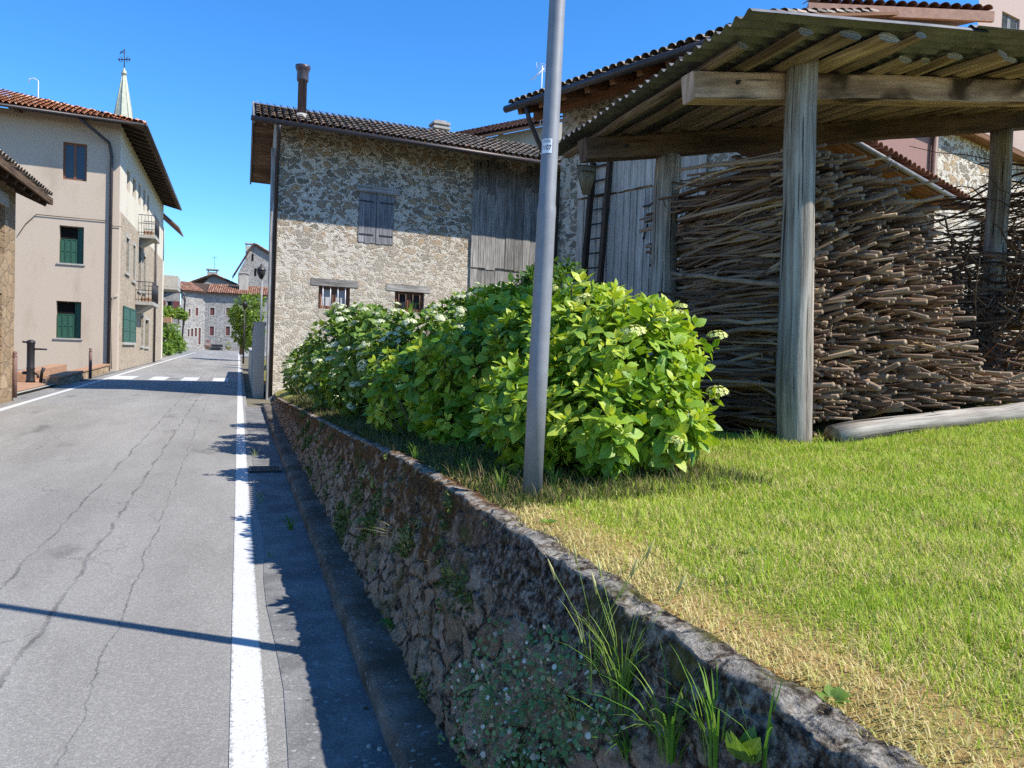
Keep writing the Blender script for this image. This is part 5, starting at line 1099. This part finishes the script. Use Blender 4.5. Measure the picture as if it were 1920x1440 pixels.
for w in (w1, w2):
    mb = MB(); HF.box(mb, w[0]+.03, w[1]-.03, w[2]+.03, w[3]-.03, -.29, -.27); mb.build('window_back', M['dark'], house)
    hgt = w[3]-w[2]; shutter(HF, w[0]+.02, w[0]+(w[1]-w[0])*.72, w[2]+.02, w[2]+hgt*.66, house, M['green'], -.20, 3, panels=2)
    shutter(HF, w[0]+(w[1]-w[0])*.73, w[1]-.02, w[2]+.02, w[3]-.03, house, M['green'], -.26, 1)
    mb = MB(); HF.box(mb, w[0]-.08, w[1]+.08, w[2]-.07, w[2]-.002, -.02, .06); mb.build('window_sill', M['stone_trim'], house)
# roof with eaves on the two visible sides and a hip between them
OH = 1.0; crn = HF.o+HF.n*OH-HS.n*0+HS.n*OH; crn = Vector((crn.x, crn.y, zE+.05)); slh = math.tan(math.radians(19))
fL = crn-HF.d*(WL_+1); sR = crn+HS.d*(DL+OH)
hipf = lambda a, b: (WL_+1-a) > b*.93
tile_roof('roof', M['tile_red'], house, fL+ZZ*.06, HF.d, (-HF.n+ZZ*slh), WL_+1, 7.5, .23, .38, clip=hipf)
tile_roof('roof', M['tile_red'], house, crn+ZZ*.06, HS.d, (-HS.n+ZZ*slh), DL+OH, 7.5, .23, .38, clip=lambda a, b: a > b*.93, nseg=3)
mb = MB(); inn = crn-HF.n*7-HS.n*7+ZZ*(7*slh); slab(mb, [fL, crn, inn, fL-HF.n*7+ZZ*(7*slh)], .08); slab(mb, [crn, sR, sR-HS.n*7+ZZ*(7*slh), inn], .08); mb.build('roof_deck', M['wood_dark'], house)
mb = MB()
for k in range(5): 
    mb = MB(); a = -1.5-k*2.4; mb.beam(HF.pt(a, zE-.02, OH-.08), HF.pt(a, zE+.2, -.05), .2, .2); mb.build('rafter_tail', M['wood_brown'], house)
for k in range(24):
    mb = MB(); a = .2+k*.88; mb.beam(HS.pt(a, zE-.02, OH-.05), HS.pt(a, zE+.22, -.05), .13, .17); mb.build('rafter_tail', M['wood_dark'], house)
mb = MB(); mb.tube([fL-ZZ*.03+HF.n*.07, crn-ZZ*.03+HF.n*.07], .07, 8); mb.tube([crn-ZZ*.03+HS.n*.07, sR-ZZ*.03+HS.n*.07], .07, 8); mb.build('eaves_gutter', M['gutterm'], house)
ad = HF.hit(207, 450, .1)[0]; downpipe([HF.pt(ad-1.2, zE-.05, OH), HF.pt(ad-.1, zE-.75, .15), HF.pt(ad, zE-1.3, .1), HF.pt(ad, .2, .1)], .07, house, M['gutterm'])
ad = HS.hit(290, 600, .1)[0]; downpipe([HS.pt(ad, zst+2, .1), HS.pt(ad, .2, .1)], .07, house)
mb = MB(); c = HF.hit(72, 152, -3); mb.tube([HF.pt(c[0], c[1]-2, -3), HF.pt(c[0], c[1], -3), HF.pt(c[0]-.15, c[1]+.1, -3), HF.pt(c[0]-.35, c[1]+.05, -3), HF.pt(c[0]-.4, c[1]-.12, -3)], .02, 6); mb.build('vent_pipe', M['white'], house)
# balconies
for (uw, uo, uf, v) in ((259, 292, 300, 441), (253, 287, 298, 566)):
    aa = HS.hit(uw, v, 0)[0]; q = HS.pt(aa, 0); R = ray(uo, v); k = (q-CAM).dot(DD)/R.dot(DD); P = CAM+R*k; od = (P-q).dot(NN); z = P.z; ab = HS.hit(uf, v, od)[0]; zt = z+1.05
    mb = MB(); HS.box(mb, aa, ab, z-.18, z, 0, od); mb.add([HS.pt(aa+.5, z-.18, 0), HS.pt(ab-.5, z-.18, 0), HS.pt(ab-.5, z-.18, od*.75), HS.pt(aa+.5, z-.18, od*.75), HS.pt(aa+.5, z-.6, 0), HS.pt(ab-.5, z-.6, 0)], [(0, 3, 4), (1, 5, 2), (3, 2, 5, 4)])
    b_ = mb.build('balcony', M['stone_trim'], house); mb = MB(); oi = od-.05
    for zz in (zt, z+.6, z+.1): mb.tube([HS.pt(aa, zz, 0), HS.pt(aa, zz, oi), HS.pt(ab, zz, oi), HS.pt(ab, zz, 0)], .02, 5, smooth=False)
    k = .2
    while aa+k < ab: mb.tube([HS.pt(aa+k, z, oi), HS.pt(aa+k, zt, oi)], .012, 4); k += .2
    for j in range(6): q = oi*j/5; mb.tube([HS.pt(aa, z, q), HS.pt(aa, zt, q)], .012, 4); mb.tube([HS.pt(ab, z, q), HS.pt(ab, zt, q)], .012, 4)
    mb.build('balcony_railing', M['iron'], b_)
    mb = MB(); HS.box(mb, aa+.15, aa+.35, z+.01, z+.22, od*.3, od*.85); mb.build('planter', M['terracotta'], b_)
# cable along the facade
mb = MB(); P_ = [HF.pt(*HF.hit(u, v, .05), .05) for u, v in ((34, 441), (48, 420), (68, 402), (120, 407), (200, 414))]; mb.tube(P_, .018, 5); P_ = [HF.pt(*HF.hit(u, v, .05), .05) for u, v in ((206, 416), (212, 424), (228, 425))]; mb.tube(P_, .018, 5); mb.build('wall_cable', M['gutterm'], house)
mb = MB(); P_ = [HF.pt(*HF.hit(u, v, .08), .08) for u, v in ((208.5, 692), (209, 590), (212, 555), (222, 553))]; mb.tube(P_, .03, 6); mb.build('wall_pipe', M['plaster_pink'], house)
# ------------------------------------------------------------------ stone house at the left edge
NF = Face((21.6, -5.12), (1, 0)); ns = thing('stone_house', 'honey-coloured stone house with an overhanging timber roof at the left edge', 'house', NF.pt(0, .3))
ez_ = at_s(95, 374, 22.5); te_, nz = to_st(ez_)[1], ez_.z; hw = NF.rect(-30, 375, 9, 470); hd = NF.rect(-40, 545, 3, 735)
mb = MB(); NF.wall(mb, -12, 0, -.2, nz+.35, (hw, hd), .35); c = NF.pt(0, 0); mb.quad(c-ZZ*.2, c-NN*6-ZZ*.2, c-NN*6+ZZ*(nz+2), c+ZZ*(nz+.35)); mb.quad(NF.pt(-12, -.2), NF.pt(-12, -.2)-NN*6, NF.pt(-12, nz+2)-NN*6, NF.pt(-12, nz+.35)); mb.build('wall', M['rubble_warm'], ns)
framed_window(NF, hw, ns, M['wood_dark'], M['dark'], .25, .06, 1); mb = MB(); NF.box(mb, hd[0], hd[1], hd[2], hd[3], -.33, -.28); mb.build('door', M['wood_brown'], ns)
mb = MB(); NF.box(mb, hw[0]-.2, hw[1]+.15, hw[3]+.002, hw[3]+.28, -.1, .04); mb.build('lintel', M['stone_trim'], ns)
E0 = W(9, te_, nz); E1 = W(22.5, te_, nz); upn = -NN*5+ZZ*2.2
mb = MB(); slab(mb, [E0, E1, E1+upn, E0+upn], .10); mb.build('roof_deck', M['wood_dark'], ns)
mb = MB(); mb.beam(E0-ZZ*.06+NN*.03, E1-ZZ*.06+NN*.03, .05, .16); mb.beam(E1-ZZ*.06+DD*.02, E1+upn-ZZ*.06+DD*.02, .05, .16); mb.build('eave_board', M['wood_brown'], ns)
tile_roof('roof', M['tile_dark'], ns, E0+ZZ*.05, DD, upn.normalized(), 13.5, 5.4, .22, .38)
for k in range(20): mb = MB(); q = W(9.3+.68*k, te_-.04, nz-.17); mb.beam(q, q+upn*.22, .11, .13); mb.build('rafter_tail', M['wood_dark'], ns)
# ------------------------------------------------------------------ bollards, pump, ramp walls
def bollard(u, v, vt, lb):
    p = at_g(u, v, .10); top = at_Y(u, vt, p.y).z; r = thing('bollard', lb, 'bollard', p, 'brown metal bollards along the sidewalk'); h = top-p.z
    mb = MB(); mb.tube_prof(p, [(.055, -.02), (.055, h-.16), (.045, h-.15)], 12, ZZ, None, 0); mb.build('shaft', M['corten'], r)
    mb = MB(); mb.tube_prof(p, [(.05, h-.15), (.06, h-.13), (.03, h-.10), (.055, h-.06), (.04, h-.01), (0, h)], 12, ZZ, None, 0); mb.build('knob', M['corten'], r)
bollard(27, 744, 658, 'nearer brown metal bollard, in front of the stone house'); bollard(169, 709, 652, 'farther brown metal bollard, beside the low ramp wall of the corner house')
p = at_g(57, 717, .10); ph_ = at_Y(60, 637, p.y).z-p.z; pm = thing('water_pump', 'dark green cast iron hand pump with a lever on the sidewalk by the corner house', 'water pump', p)
mb = MB(); mb.tube_prof(p, [(.15, 0), (.12, .08), (.11, ph_*.3), (.125, ph_*.33), (.11, ph_*.36), (.11, ph_*.9), (.13, ph_*.92), (.12, ph_*.97), (.05, ph_)], 16, ZZ, None, 0); mb.build('body', M['iron'], pm)
mb = MB(); c = p+ZZ*ph_*.78; mb.tube([c, c+RT*.28, c+RT*.5-ZZ*.01], .028, 8); mb.build('lever', M['iron'], pm); mb = MB(); c = p+ZZ*ph_*.93; mb.tube([c, c-RT*.26+ZZ*.03], .03, 8); mb.build('spout', M['iron'], pm)
mb = MB(); c = p+ZZ*.3; mb.tube([c+RT*.1, c+RT*.22-ZZ*.05, c+RT*.24-ZZ*.16], .035, 8); mb.tube([c-RT*.1, c-RT*.24], .05, 8); mb.build('valve', M['iron'], pm)
mb = MB(); p = at_g(76, 717, .10); mb.tube([p, p+ZZ*.32+RT*.04, p+ZZ*.45+RT*.10], [.05, .045, .06], 8); tag(mb.build('tap', M['iron']), 'short bent iron standpipe on the sidewalk just right of the hand pump', 'standpipe')
def low_wall(name, pts, w, m, lb, cat, cap=None):
    mb = MB(); cp = MB()
    for (a, b, h0, h1) in pts:
        d = (b-a).normalized(); Y = Vector((-d.y, d.x, 0)).normalized()*w/2
        V = [a-Y-ZZ*.3, a+Y-ZZ*.3, b+Y-ZZ*.3, b-Y-ZZ*.3, a-Y+ZZ*h0, a+Y+ZZ*h0, b+Y+ZZ*h1, b-Y+ZZ*h1]; F = [(0, 1, 2, 3), (4, 7, 6, 5), (0, 4, 5, 1), (1, 5, 6, 2), (2, 6, 7, 3), (3, 7, 4, 0)]; mb.add(V, F)
        if cap:
            e = ZZ*.05; Y2 = Y*1.25; V = [a-Y2+ZZ*h0, a+Y2+ZZ*h0, b+Y2+ZZ*h1, b-Y2+ZZ*h1]; V += [v+e for v in V]; cp.add(V, F)
    o = mb.build(name, m); tag(o, lb, cat)
    if cap: cp.build('coping', cap, o)
    return o
a = at_g(97, 722, .05); b = at_g(196, 697, .05); low_wall('ramp_wall', [(a, b, .22, .30)], .35, M['rubble_warm'], 'low stone wall with terracotta coping running along the sidewalk to the corner house', 'low wall', M['terracotta'])
a = at_g(105, 716, .1)-NN*1.0; b = at_g(165, 700, .1)-NN*1.0; low_wall('step', [(a, b, .28, .34)], .5, M['terracotta'], 'low brown step against the corner house behind the ramp wall', 'step')
# ================================================================== FAR END OF THE STREET
spc = at_Y(231, 235, 100); sp = thing('bell_tower', 'slender church spire of pale metal with an iron cross, rising behind the red roof', 'church tower', Vector((spc.x, spc.y, 1)))
zt_ = at_Y(231, 131, 100).z; zb2 = at_Y(231, 240, 100).z; bx = Vector((spc.x, spc.y, 0))
mb = MB(); n = 8; V = [bx+Vector((1.35*math.cos(2*math.pi*(k+.3)/n), 1.35*math.sin(2*math.pi*(k+.3)/n), zb2)) for k in range(n)]+[bx+Vector((.2*math.cos(2*math.pi*(k+.3)/n), .2*math.sin(2*math.pi*(k+.3)/n), zt_-.6)) for k in range(n)]
mb.add(V, [(k, (k+1) % n, n+(k+1) % n, n+k) for k in range(n)])
for k in range(n): mb.tube([V[k]+(V[k]-bx-ZZ*zb2)*.01, V[n+k]], .05, 4)
mb.build('spire', M['copper'], sp); mb = MB(); mb.tube_prof(bx, [(.22, zt_-.65), (.38, zt_-.5), (.38, zt_-.42), (.22, zt_-.3), (.3, zt_-.15), (.12, zt_), (.1, zt_+.2), (0, zt_+.3)], 12, ZZ, None, 0); mb.build('finial', M['copper'], sp)
mb = MB(); zc = zt_+.3; zx = at_Y(234, 92, 100).z; mb.tube([bx+ZZ*(zt_), bx+ZZ*zx], .06, 6); c = bx+ZZ*(zt_+(zx-zt_)*.5)
for s_g in (-1, 1): mb.tube([c, c+RT*.8*s_g], .06, 6); mb.tube([c+RT*.2*s_g, c+RT*.45*s_g+ZZ*.35], .04, 5); mb.tube([c+RT*.2*s_g, c+RT*.45*s_g-ZZ*.35], .04, 5); mb.tube([c+RT*.65*s_g-ZZ*.25, c+RT*.65*s_g+ZZ*.25], .05, 5)
mb.tube([c+ZZ*.7-RT*.6, c+ZZ*1.2-RT*.1], .05, 5); mb.tube([c+ZZ*.8, c+ZZ*1.0-RT*.5], .05, 5); mb.build('cross', M['iron'], sp)
mb = MB(); mb.box(bx+ZZ*(zb2/2+.1), NN*1.5, DD*1.5, ZZ*(zb2/2-.1)); mb.build('tower_shaft', M['stone_trim'], sp)
# grey stone house closing the street: two faces meeting at a corner
def far_house(name, lb, corner_px, Y, dl, dr, wl, wr, vtop, m, roof_m, holes_r=(), holes_l=(), sh_m=None, oh=.5, rise=.35, trim=True):
    c = at_Y(*corner_px, Y); cs, ct, _ = to_st(c); L = Face((cs, ct), dl); Rr = Face((cs, ct), dr); r = thing(name, lb, 'house', Vector((c.x, c.y, c.z)))
    zt = at_Y(corner_px[0], vtop, Y).z; hr = [Rr.rect(*h) for h in holes_r]; hl = [L.rect(*h) for h in holes_l]
    mb = MB(); Rr.wall(mb, 0, wr, -1, zt, hr, .2); L.wall(mb, -wl, 0, -1, zt, hl, .2); mb.build('wall', m, r)
    for f, hs in ((Rr, hr), (L, hl)):
        for h in hs:
            if h[3]-h[2] > 3: framed_window(f, h, r, M['maroon'], M['maroon'], .1, .1, 0, name='door'); continue
            if trim:
                mb = MB(); q = .14; f.box(mb, h[0]-q, h[0], h[2]-q, h[3]+q, -.02, .03); f.box(mb, h[1], h[1]+q, h[2]-q, h[3]+q, -.02, .03); f.box(mb, h[0], h[1], h[3], h[3]+q, -.02, .03); f.box(mb, h[0], h[1], h[2]-q, h[2], -.02, .03); mb.build('window_surround', M['stone_trim'], r)
            shutter(f, *h, r, sh_m or M['maroon'], -.12, 2, slats=6, tk=.05)
    A_ = c*1; A_.z = zt; e = (Rr.n+L.n).normalized()*oh*1.3; cl = L.pt(-wl, zt, oh); cc = A_+e; cr = Rr.pt(wr, zt, oh); dp = max(5, wr*.35)
    ridge_l = L.pt(-wl, zt+dp*rise, -dp); ridge_c = A_-(Rr.n+L.n).normalized()*dp*1.1+ZZ*dp*rise; ridge_r = Rr.pt(wr, zt+dp*rise, -dp)
    mb = MB(); slab(mb, [cl, cc, ridge_c, ridge_l], .12); slab(mb, [cc, cr, ridge_r, ridge_c], .12); mb.build('roof_deck', M['wood_dark'], r)
    for (p, q_, n_) in ((cl, cc, L.n), (cc, cr, Rr.n)):
        d = (q_-p); tile_roof('roof', roof_m, r, p+ZZ*.03, d, (-n_+ZZ*rise), d.length, dp*1.02, .3, .6, nseg=3)
    return r, L, Rr, zt
fh, FL_, FR_, fz = far_house('street_end_house', 'grey stone house with maroon shutters and red roof closing the street', (383, 656), 112, (.55, 1), (-.06, 1), 3.6, 9.0, 549, M['rubble_grey'], M['tile_old'],
    [(394, 577, 402, 591), (424, 577, 431, 591), (393, 612, 401, 629), (423, 612, 431, 629)], [(353.5, 579, 357, 594), (366.5, 577, 371.5, 592), (352, 617, 355, 631), (358, 616, 362, 631), (365, 615, 369, 631), (372, 615, 376, 646)])
def chimney(f, u, v0, v1, w, out, parent, m):
    a, z0 = f.hit(u, v1, out); z1 = f.hit(u, v0, out)[1]; mb = MB(); f.box(mb, a-w/2, a+w/2, z0-1.5, z1-.5, out-w/2, out+w/2); f.box(mb, a-w*.62, a+w*.62, z1-.18, z1, out-w*.62, out+w*.62)
    for (x, y) in ((-1, -1), (1, -1), (-1, 1), (1, 1)): f.box(mb, a+x*w*.4-.08, a+x*w*.4+.08, z1-.5, z1-.18, out+y*w*.4-.08, out+y*w*.4+.08)
    mb.build('chimney', m, parent)
chimney(FR_, 457, 511, 538, 1.2, -2.2, fh, M['plaster_white'])
mb = MB(); c = FL_.pt(-3.5, fz-.1, .4); mb.tube([c, FL_.pt(-3.0, fz-1.2, .1), FL_.pt(-3.4, .8, .08)], .09, 6); mb.build('downpipe', M['gutterm'], fh)
# bench, flower pot and trough in front of it
bc = at_Y(407, 652, 110); bn = thing('bench', 'dark bench against the grey stone house at the end of the street', 'bench', FR_.pt(FR_.hit(407, 652)[0], bc.z-.6, .5)); ba = FR_.hit(396, 652)[0]; bb = FR_.hit(418, 652)[0]; bz = FR_.hit(407, 653)[1]
mb = MB(); FR_.box(mb, ba, bb, bz-.1, bz, .2, .7); mb.build('seat', M['iron'], bn); mb = MB(); FR_.box(mb, ba, bb, bz+.2, bz+.55, .18, .24); mb.build('backrest', M['iron'], bn)
for x in (ba+.1, bb-.1): mb = MB(); FR_.box(mb, x-.06, x+.06, bz-.6, bz-.1, .2, .65); mb.build('leg', M['iron'], bn)
def plantpot(u, v, vt, Y, lb, flower=True):
    c = at_Y(u, v, Y); h = at_Y(u, vt, Y).z-c.z; r = thing('flower_pot', lb, 'flower pot', c); mb = MB(); mb.tube_prof(c, [(.25, 0), (.4, h*.5), (.42, h*.52)], 10, ZZ, None, 0); mb.build('pot', M['terracotta'], r)
    P = []; D = []; 
    for k in range(90): d = Vector(rng.normal(size=3)).normalized(); P.append(c+ZZ*h*.75+d*.38*Vector((1, 1, .7)).length/1.6); D.append(d)
    leaves_mesh('plant', P, D, [ZZ+d for d in D], [.22]*90, rng.uniform(0, 1, 90), M['flower_red'] if flower else M['tree_leaf'], r)
plantpot(389, 655, 641, 109, 'flower pot with red blooms left of the dark bench'); plantpot(428, 655, 646, 109, 'small planter right of the dark bench below the tree', False)
# beige house behind it
c = at_Y(340, 560, 125); cs, ct, _ = to_st(c); G = Face((cs, ct), (.02, 1)); gh = thing('grey_rendered_house', 'grey rendered house with a long gable roof and a chimney behind the street-end house', 'house', G.pt(0, 1))
g0 = G.hit(338, 560); gp = G.hit(400, 514); g2 = G.hit(296, 549); g3 = G.hit(470, 545); mb = MB(); mb.poly([G.pt(g0[0], -1), G.pt(g3[0], -1), G.pt(g3[0], g3[1]), G.pt(*gp), G.pt(g0[0], g0[1]-1)]); mb.build('gable_wall', M['plaster_grey'], gh)
mb = MB(); gw = G.rect(312, 564, 323, 578); G.wall(mb, G.hit(285, 560)[0], g0[0], -1, G.hit(310, 548)[1], (gw,), .3); mb.build('stone_wall', M['rubble_grey'], gh); framed_window(G, gw, gh, M['stone_trim'], M['dark'], .2, .15, 0)
shutter(G, gw[0]-1.1, gw[0]-.1, gw[2], gw[3], gh, M['maroon'], .05, 1, slats=5); shutter(G, gw[1]+.1, gw[1]+1.1, gw[2], gw[3], gh, M['maroon'], .05, 1, slats=5)
mb = MB(); l0 = G.pt(*G.hit(292, 552, .6), .6); l1 = G.pt(*gp, .6); l2 = G.pt(*g3, .6); bk = -G.n*14; slab(mb, [l0, l1, l1+bk, l0+bk], .18); slab(mb, [l1, l2, l2+bk, l1+bk], .18); mb.build('roof_deck', M['wood_dark'], gh)
for (p, q_) in ((l0, l1), (l2, l1)): tile_roof('roof', M['tile_old'], gh, p+ZZ*.03, bk, (q_-p).normalized(), 14, (q_-p).length, .3, .6, nseg=3)
chimney(G, 398, 505, 530, 1.6, -1.0, gh, M['plaster_grey']); mb = MB(); c = G.pt(*G.hit(402, 505, -1), -1); mb.tube([c, c+ZZ*2.2], .03, 4); mb.tube([c+ZZ*1.9-RT*.5, c+ZZ*1.9+RT*.5], .03, 4); mb.build('aerial', M['iron'], gh)
# tall stone gable house upper right of the street
c = at_Y(475, 500, 120); cs, ct, _ = to_st(c); T = Face((cs, ct), (.05, 1)); th = thing('gable_house', 'tall dark stone gable house high above the street-end roof', 'house', T.pt(0, 1))
t0 = T.hit(441, 512); tp_ = T.hit(476, 456); t2 = T.hit(512, 478); h1 = T.rect(472, 476, 475.5, 489); h2 = T.rect(477, 503, 481, 517)
mb = MB(); T.wall(mb, t0[0]+.4, t2[0], -1, t0[1], (h2,) if h2[3] < t0[1] else (), .3); mb.poly([T.pt(t0[0]+.4, t0[1]), T.pt(t2[0], t0[1]), T.pt(t2[0], t2[1]), T.pt(*tp_)]); mb.build('wall', M['rubble_grey'], th)
for h in (h1, h2): mb = MB(); T.box(mb, *h, -.05, .05); mb.build('window', M['dark'], th)
bk = -T.n*10; l0 = T.pt(*t0, .5); l1 = T.pt(*tp_, .5); l2 = T.pt(*t2, .5); mb = MB(); slab(mb, [l0, l1, l1+bk, l0+bk], .25); slab(mb, [l1, l2, l2+bk, l1+bk], .25); mb.build('roof_deck', M['wood_dark'], th)
for (p, q_) in ((l0, l1), (l2, l1)): tile_roof('roof', M['tile_old'], th, p+ZZ*.03, bk, (q_-p).normalized(), 10, (q_-p).length, .3, .6, nseg=3)
chimney(T, 467, 456, 480, 1.0, -1.5, th, M['plaster_white'])
# house end with concrete balcony, second roof behind the corner house
q = at_t(303, 560, -5.6); qs = to_st(q)[0]; bh = thing('balcony_house', 'house end with a projecting concrete balcony just beyond the corner house', 'house', W(66, -6.5, .6)); BH = Face((66, -6.2), (1, 0)); zb = BH.hit(312, 522, 1.5)[1]
mb = MB(); mb.box(W(69, -9.2, 5), DD*2.8, NN*2.9, ZZ*6); mb.build('wall', M['plaster_grey'], bh); mb = MB(); mb.box(W(67.5, -5.6, zb), DD*1.6, NN*1.0, ZZ*.15); mb.box(W(67.5, -4.66, zb+.5), DD*1.6, NN*.06, ZZ*.45); mb.box(W(65.95, -5.6, zb+.5), NN*1.0, DD*.06, ZZ*.45); mb.build('balcony', M['stone_trim'], bh)
rt = at_t(318, 375, -5.0); rb_ = at_t(333, 430, -4.3); mb = MB(); s0 = 60.6; z0 = at_s(330, 425, s0).z; slab(mb, [W(s0, -4.2, z0), W(s0+4.5, -4.2, z0), W(s0+4.5, -7.2, z0+2.6), W(s0, -7.2, z0+2.6)], .15); mb.build('roof_deck', M['wood_rust'], bh)
mb = MB(); mb.box(W(63.5, -8.2, z0/2+.5), DD*2.4, NN*2.6, ZZ*(z0/2)); mb.build('rear_wall', M['plaster_cream'], bh)
# ------------------------------------------------------------------ greenery, tree, signs at the far end
def leafy(name, lb, cat, px_blobs, n, size, tint, floor=None, trunk=None, group=None):
    blobs = [(at_Y(u, v, Y), rp*Y/FPX) for (u, v, Y, rp) in px_blobs]; cs = sum((c for c, r in blobs), Vector())/len(blobs); zmin = min(c.z-r for c, r in blobs)
    r = thing(name, lb, cat, Vector((cs.x, cs.y, zmin if trunk is None else trunk[0].z)), group); P = []; D = []; Nn = []; S = []; T = []; tot = sum(q*q for c, q in blobs)
    for (c, q) in blobs:
        for k in range(int(n*q*q/tot)):
            d = Vector(rng.normal(size=3)).normalized(); f = 1+.35*noise.noise((d.x*2.2+c.x, d.y*2.2, d.z*2.2)); p = c+d*q*f*random.uniform(.55, 1.0)**.6; g = (d+Vector(rng.normal(0, .8, 3))-ZZ*.3).normalized()
            P.append(p); D.append(g); Nn.append(ZZ+d*.6+Vector(rng.normal(0, .5, 3))); S.append(size*random.uniform(.6, 1.3)); T.append(min(1, max(0, random.gauss(tint, .2))))
    leaves_mesh('crown' if trunk else 'foliage', P, D, Nn, S, np.array(T), M['tree_leaf'], r, LT3)
    mb = MB()
    if trunk:
        mb.tube(trunk, [.16, .12, .09][:len(trunk)], 8)
        for (c, q) in blobs: mb.tube([trunk[-1], (trunk[-1]+c)/2+ZZ*.1, c], [.07, .05, .02], 6)
        mb.build('trunk', M['bark'], r)
    else:
        for (c, q) in blobs: mb.tube([Vector((c.x, c.y, zmin-.4)), c], [.05, .03], 6)
        mb.build('stems', M['stem'], r)
    return r
LT3 = leaf_template(3, .3)
leafy('hedge', 'bushy green hedge at the bend beside the red letter box', 'hedge', [(316, 640, 75, 22), (330, 645, 80, 15), (303, 620, 74, 15), (322, 622, 82, 14), (308, 655, 72, 14), (340, 650, 85, 9)], 2600, .32, .4)
leafy('pergola_vine', 'leafy vine covering a pergola above the hedge at the bend', 'vine', [(305, 590, 88, 10), (320, 586, 90, 9), (335, 588, 92, 9), (346, 592, 92, 6), (313, 582, 90, 7)], 1400, .32, .65)
tb_ = at_Y(452, 665, 62)
leafy('tree', 'small bright green tree in front of the grey stone house at the far end', 'tree', [(462, 575, 62, 22), (478, 590, 60, 18), (446, 595, 63, 17), (465, 605, 62, 24), (452, 625, 62, 16), (474, 625, 61, 18), (462, 642, 62, 14), (440, 585, 64, 10), (485, 565, 60, 12)], 5200, .22, .5, trunk=[tb_, tb_+ZZ*1.2, tb_+ZZ*2.2+RT*.1])
leafy('garden_bush', 'rounded garden bush between the far tree and the barn side wall', 'bush', [(478, 632, 50, 12), (486, 622, 46, 10), (472, 648, 50, 9)], 900, .16, .6)
mb = MB(); a = at_t(480, 690, .45); 
low_wall('garden_wall', [(W(24.45, .60, .2), W(30, .62, .25), 2.15, 1.9), (W(30, .62, .25), W(42, .66, .38), 1.2, 1.2)], .3, M['plaster_white'], 'low pale garden wall continuing from the barn towards the far tree', 'garden wall', M['stone_trim'])
aw = at_Y(307, 600, 74); ao = thing('awning', 'faded orange awning above the red letter box', 'awning', aw); mb = MB(); mb.box(aw, RT*.75, DD*.4, ZZ*.26); mb.build('canvas', M['orange'], ao); mb = MB(); mb.tube([aw-RT*.7-ZZ*.2, aw-RT*.9-ZZ*.5], .04, 5); mb.build('bracket', M['iron'], ao)
rbx = at_Y(298, 642, 66); ro = thing('letter_box', 'red letter box on the wall past the corner house', 'letter box', rbx-ZZ*.45); mb = MB(); mb.box(rbx, ZZ*.46, RT*.22, DD*.15); mb.build('box', M['red'], ro); mb = MB(); mb.box(rbx+ZZ*.3-DD*.155, RT*.16, ZZ*.03, DD*.01); mb.build('slot', M['iron'], ro); mb = MB(); mb.tube([rbx-ZZ*1.1, rbx-ZZ*.4], .05, 6); mb.build('post', M['iron'], ro)
sg = at_Y(329, 648, 82); so_ = thing('road_sign', 'round road sign seen from behind on a grey post in front of the hedge', 'road sign', sg); st_ = at_Y(329, 612, 82); mb = MB(); mb.tube([sg-ZZ*.2, st_], .045, 6); mb.build('post', M['steel'], so_); mb = MB(); mb.tube_prof(at_Y(332, 620, 82), [(.0, -.02), (.34, -.02), (.34, .02), (0, .02)], 20, DD, None, 0); mb.build('disc', M['steel'], so_)
lp = at_Y(456, 682, 52); lo = thing('street_lantern', 'thin dark street lantern post in front of the far tree', 'street lamp', lp); lt = at_Y(459, 570, 52); mb = MB(); mb.tube([lp, lp.lerp(lt, .95)], [.06, .045], 8); mb.build('post', M['iron'], lo); mb = MB(); mb.tube_prof(lt-ZZ*.35, [(.08, 0), (.2, .28), (.24, .30), (.06, .5), (0, .6)], 8, ZZ, None, 0); mb.build('lantern', M['iron'], lo)
# lantern on a bent wall bracket by the barn
wl_ = at_Y(490, 508, 30); wb = thing('wall_lantern', 'grey globe lantern on a tall bent pipe beside the barn corner', 'street lamp', at_Y(489, 615, 30)); mb = MB(); c0 = at_Y(489, 612, 30); mb.tube([c0+RT*-.12, c0, at_Y(491, 526, 30)], .035, 8); mb.build('pipe', M['steel'], wb)
mb = MB(); mb.tube_prof(wl_, [(.05, -.32), (.15, -.12), (.17, .0), (.14, .12), (.05, .17), (.04, .25), (.0, .27)], 14, ZZ, None, 0); mb.build('globe', M['gutterm'], wb); mb = MB(); mb.tube_prof(wl_, [(.175, .0), (.185, .02), (.185, .04), (.175, .05)], 14, ZZ, None, 0); mb.build('band', M['iron'], wb)
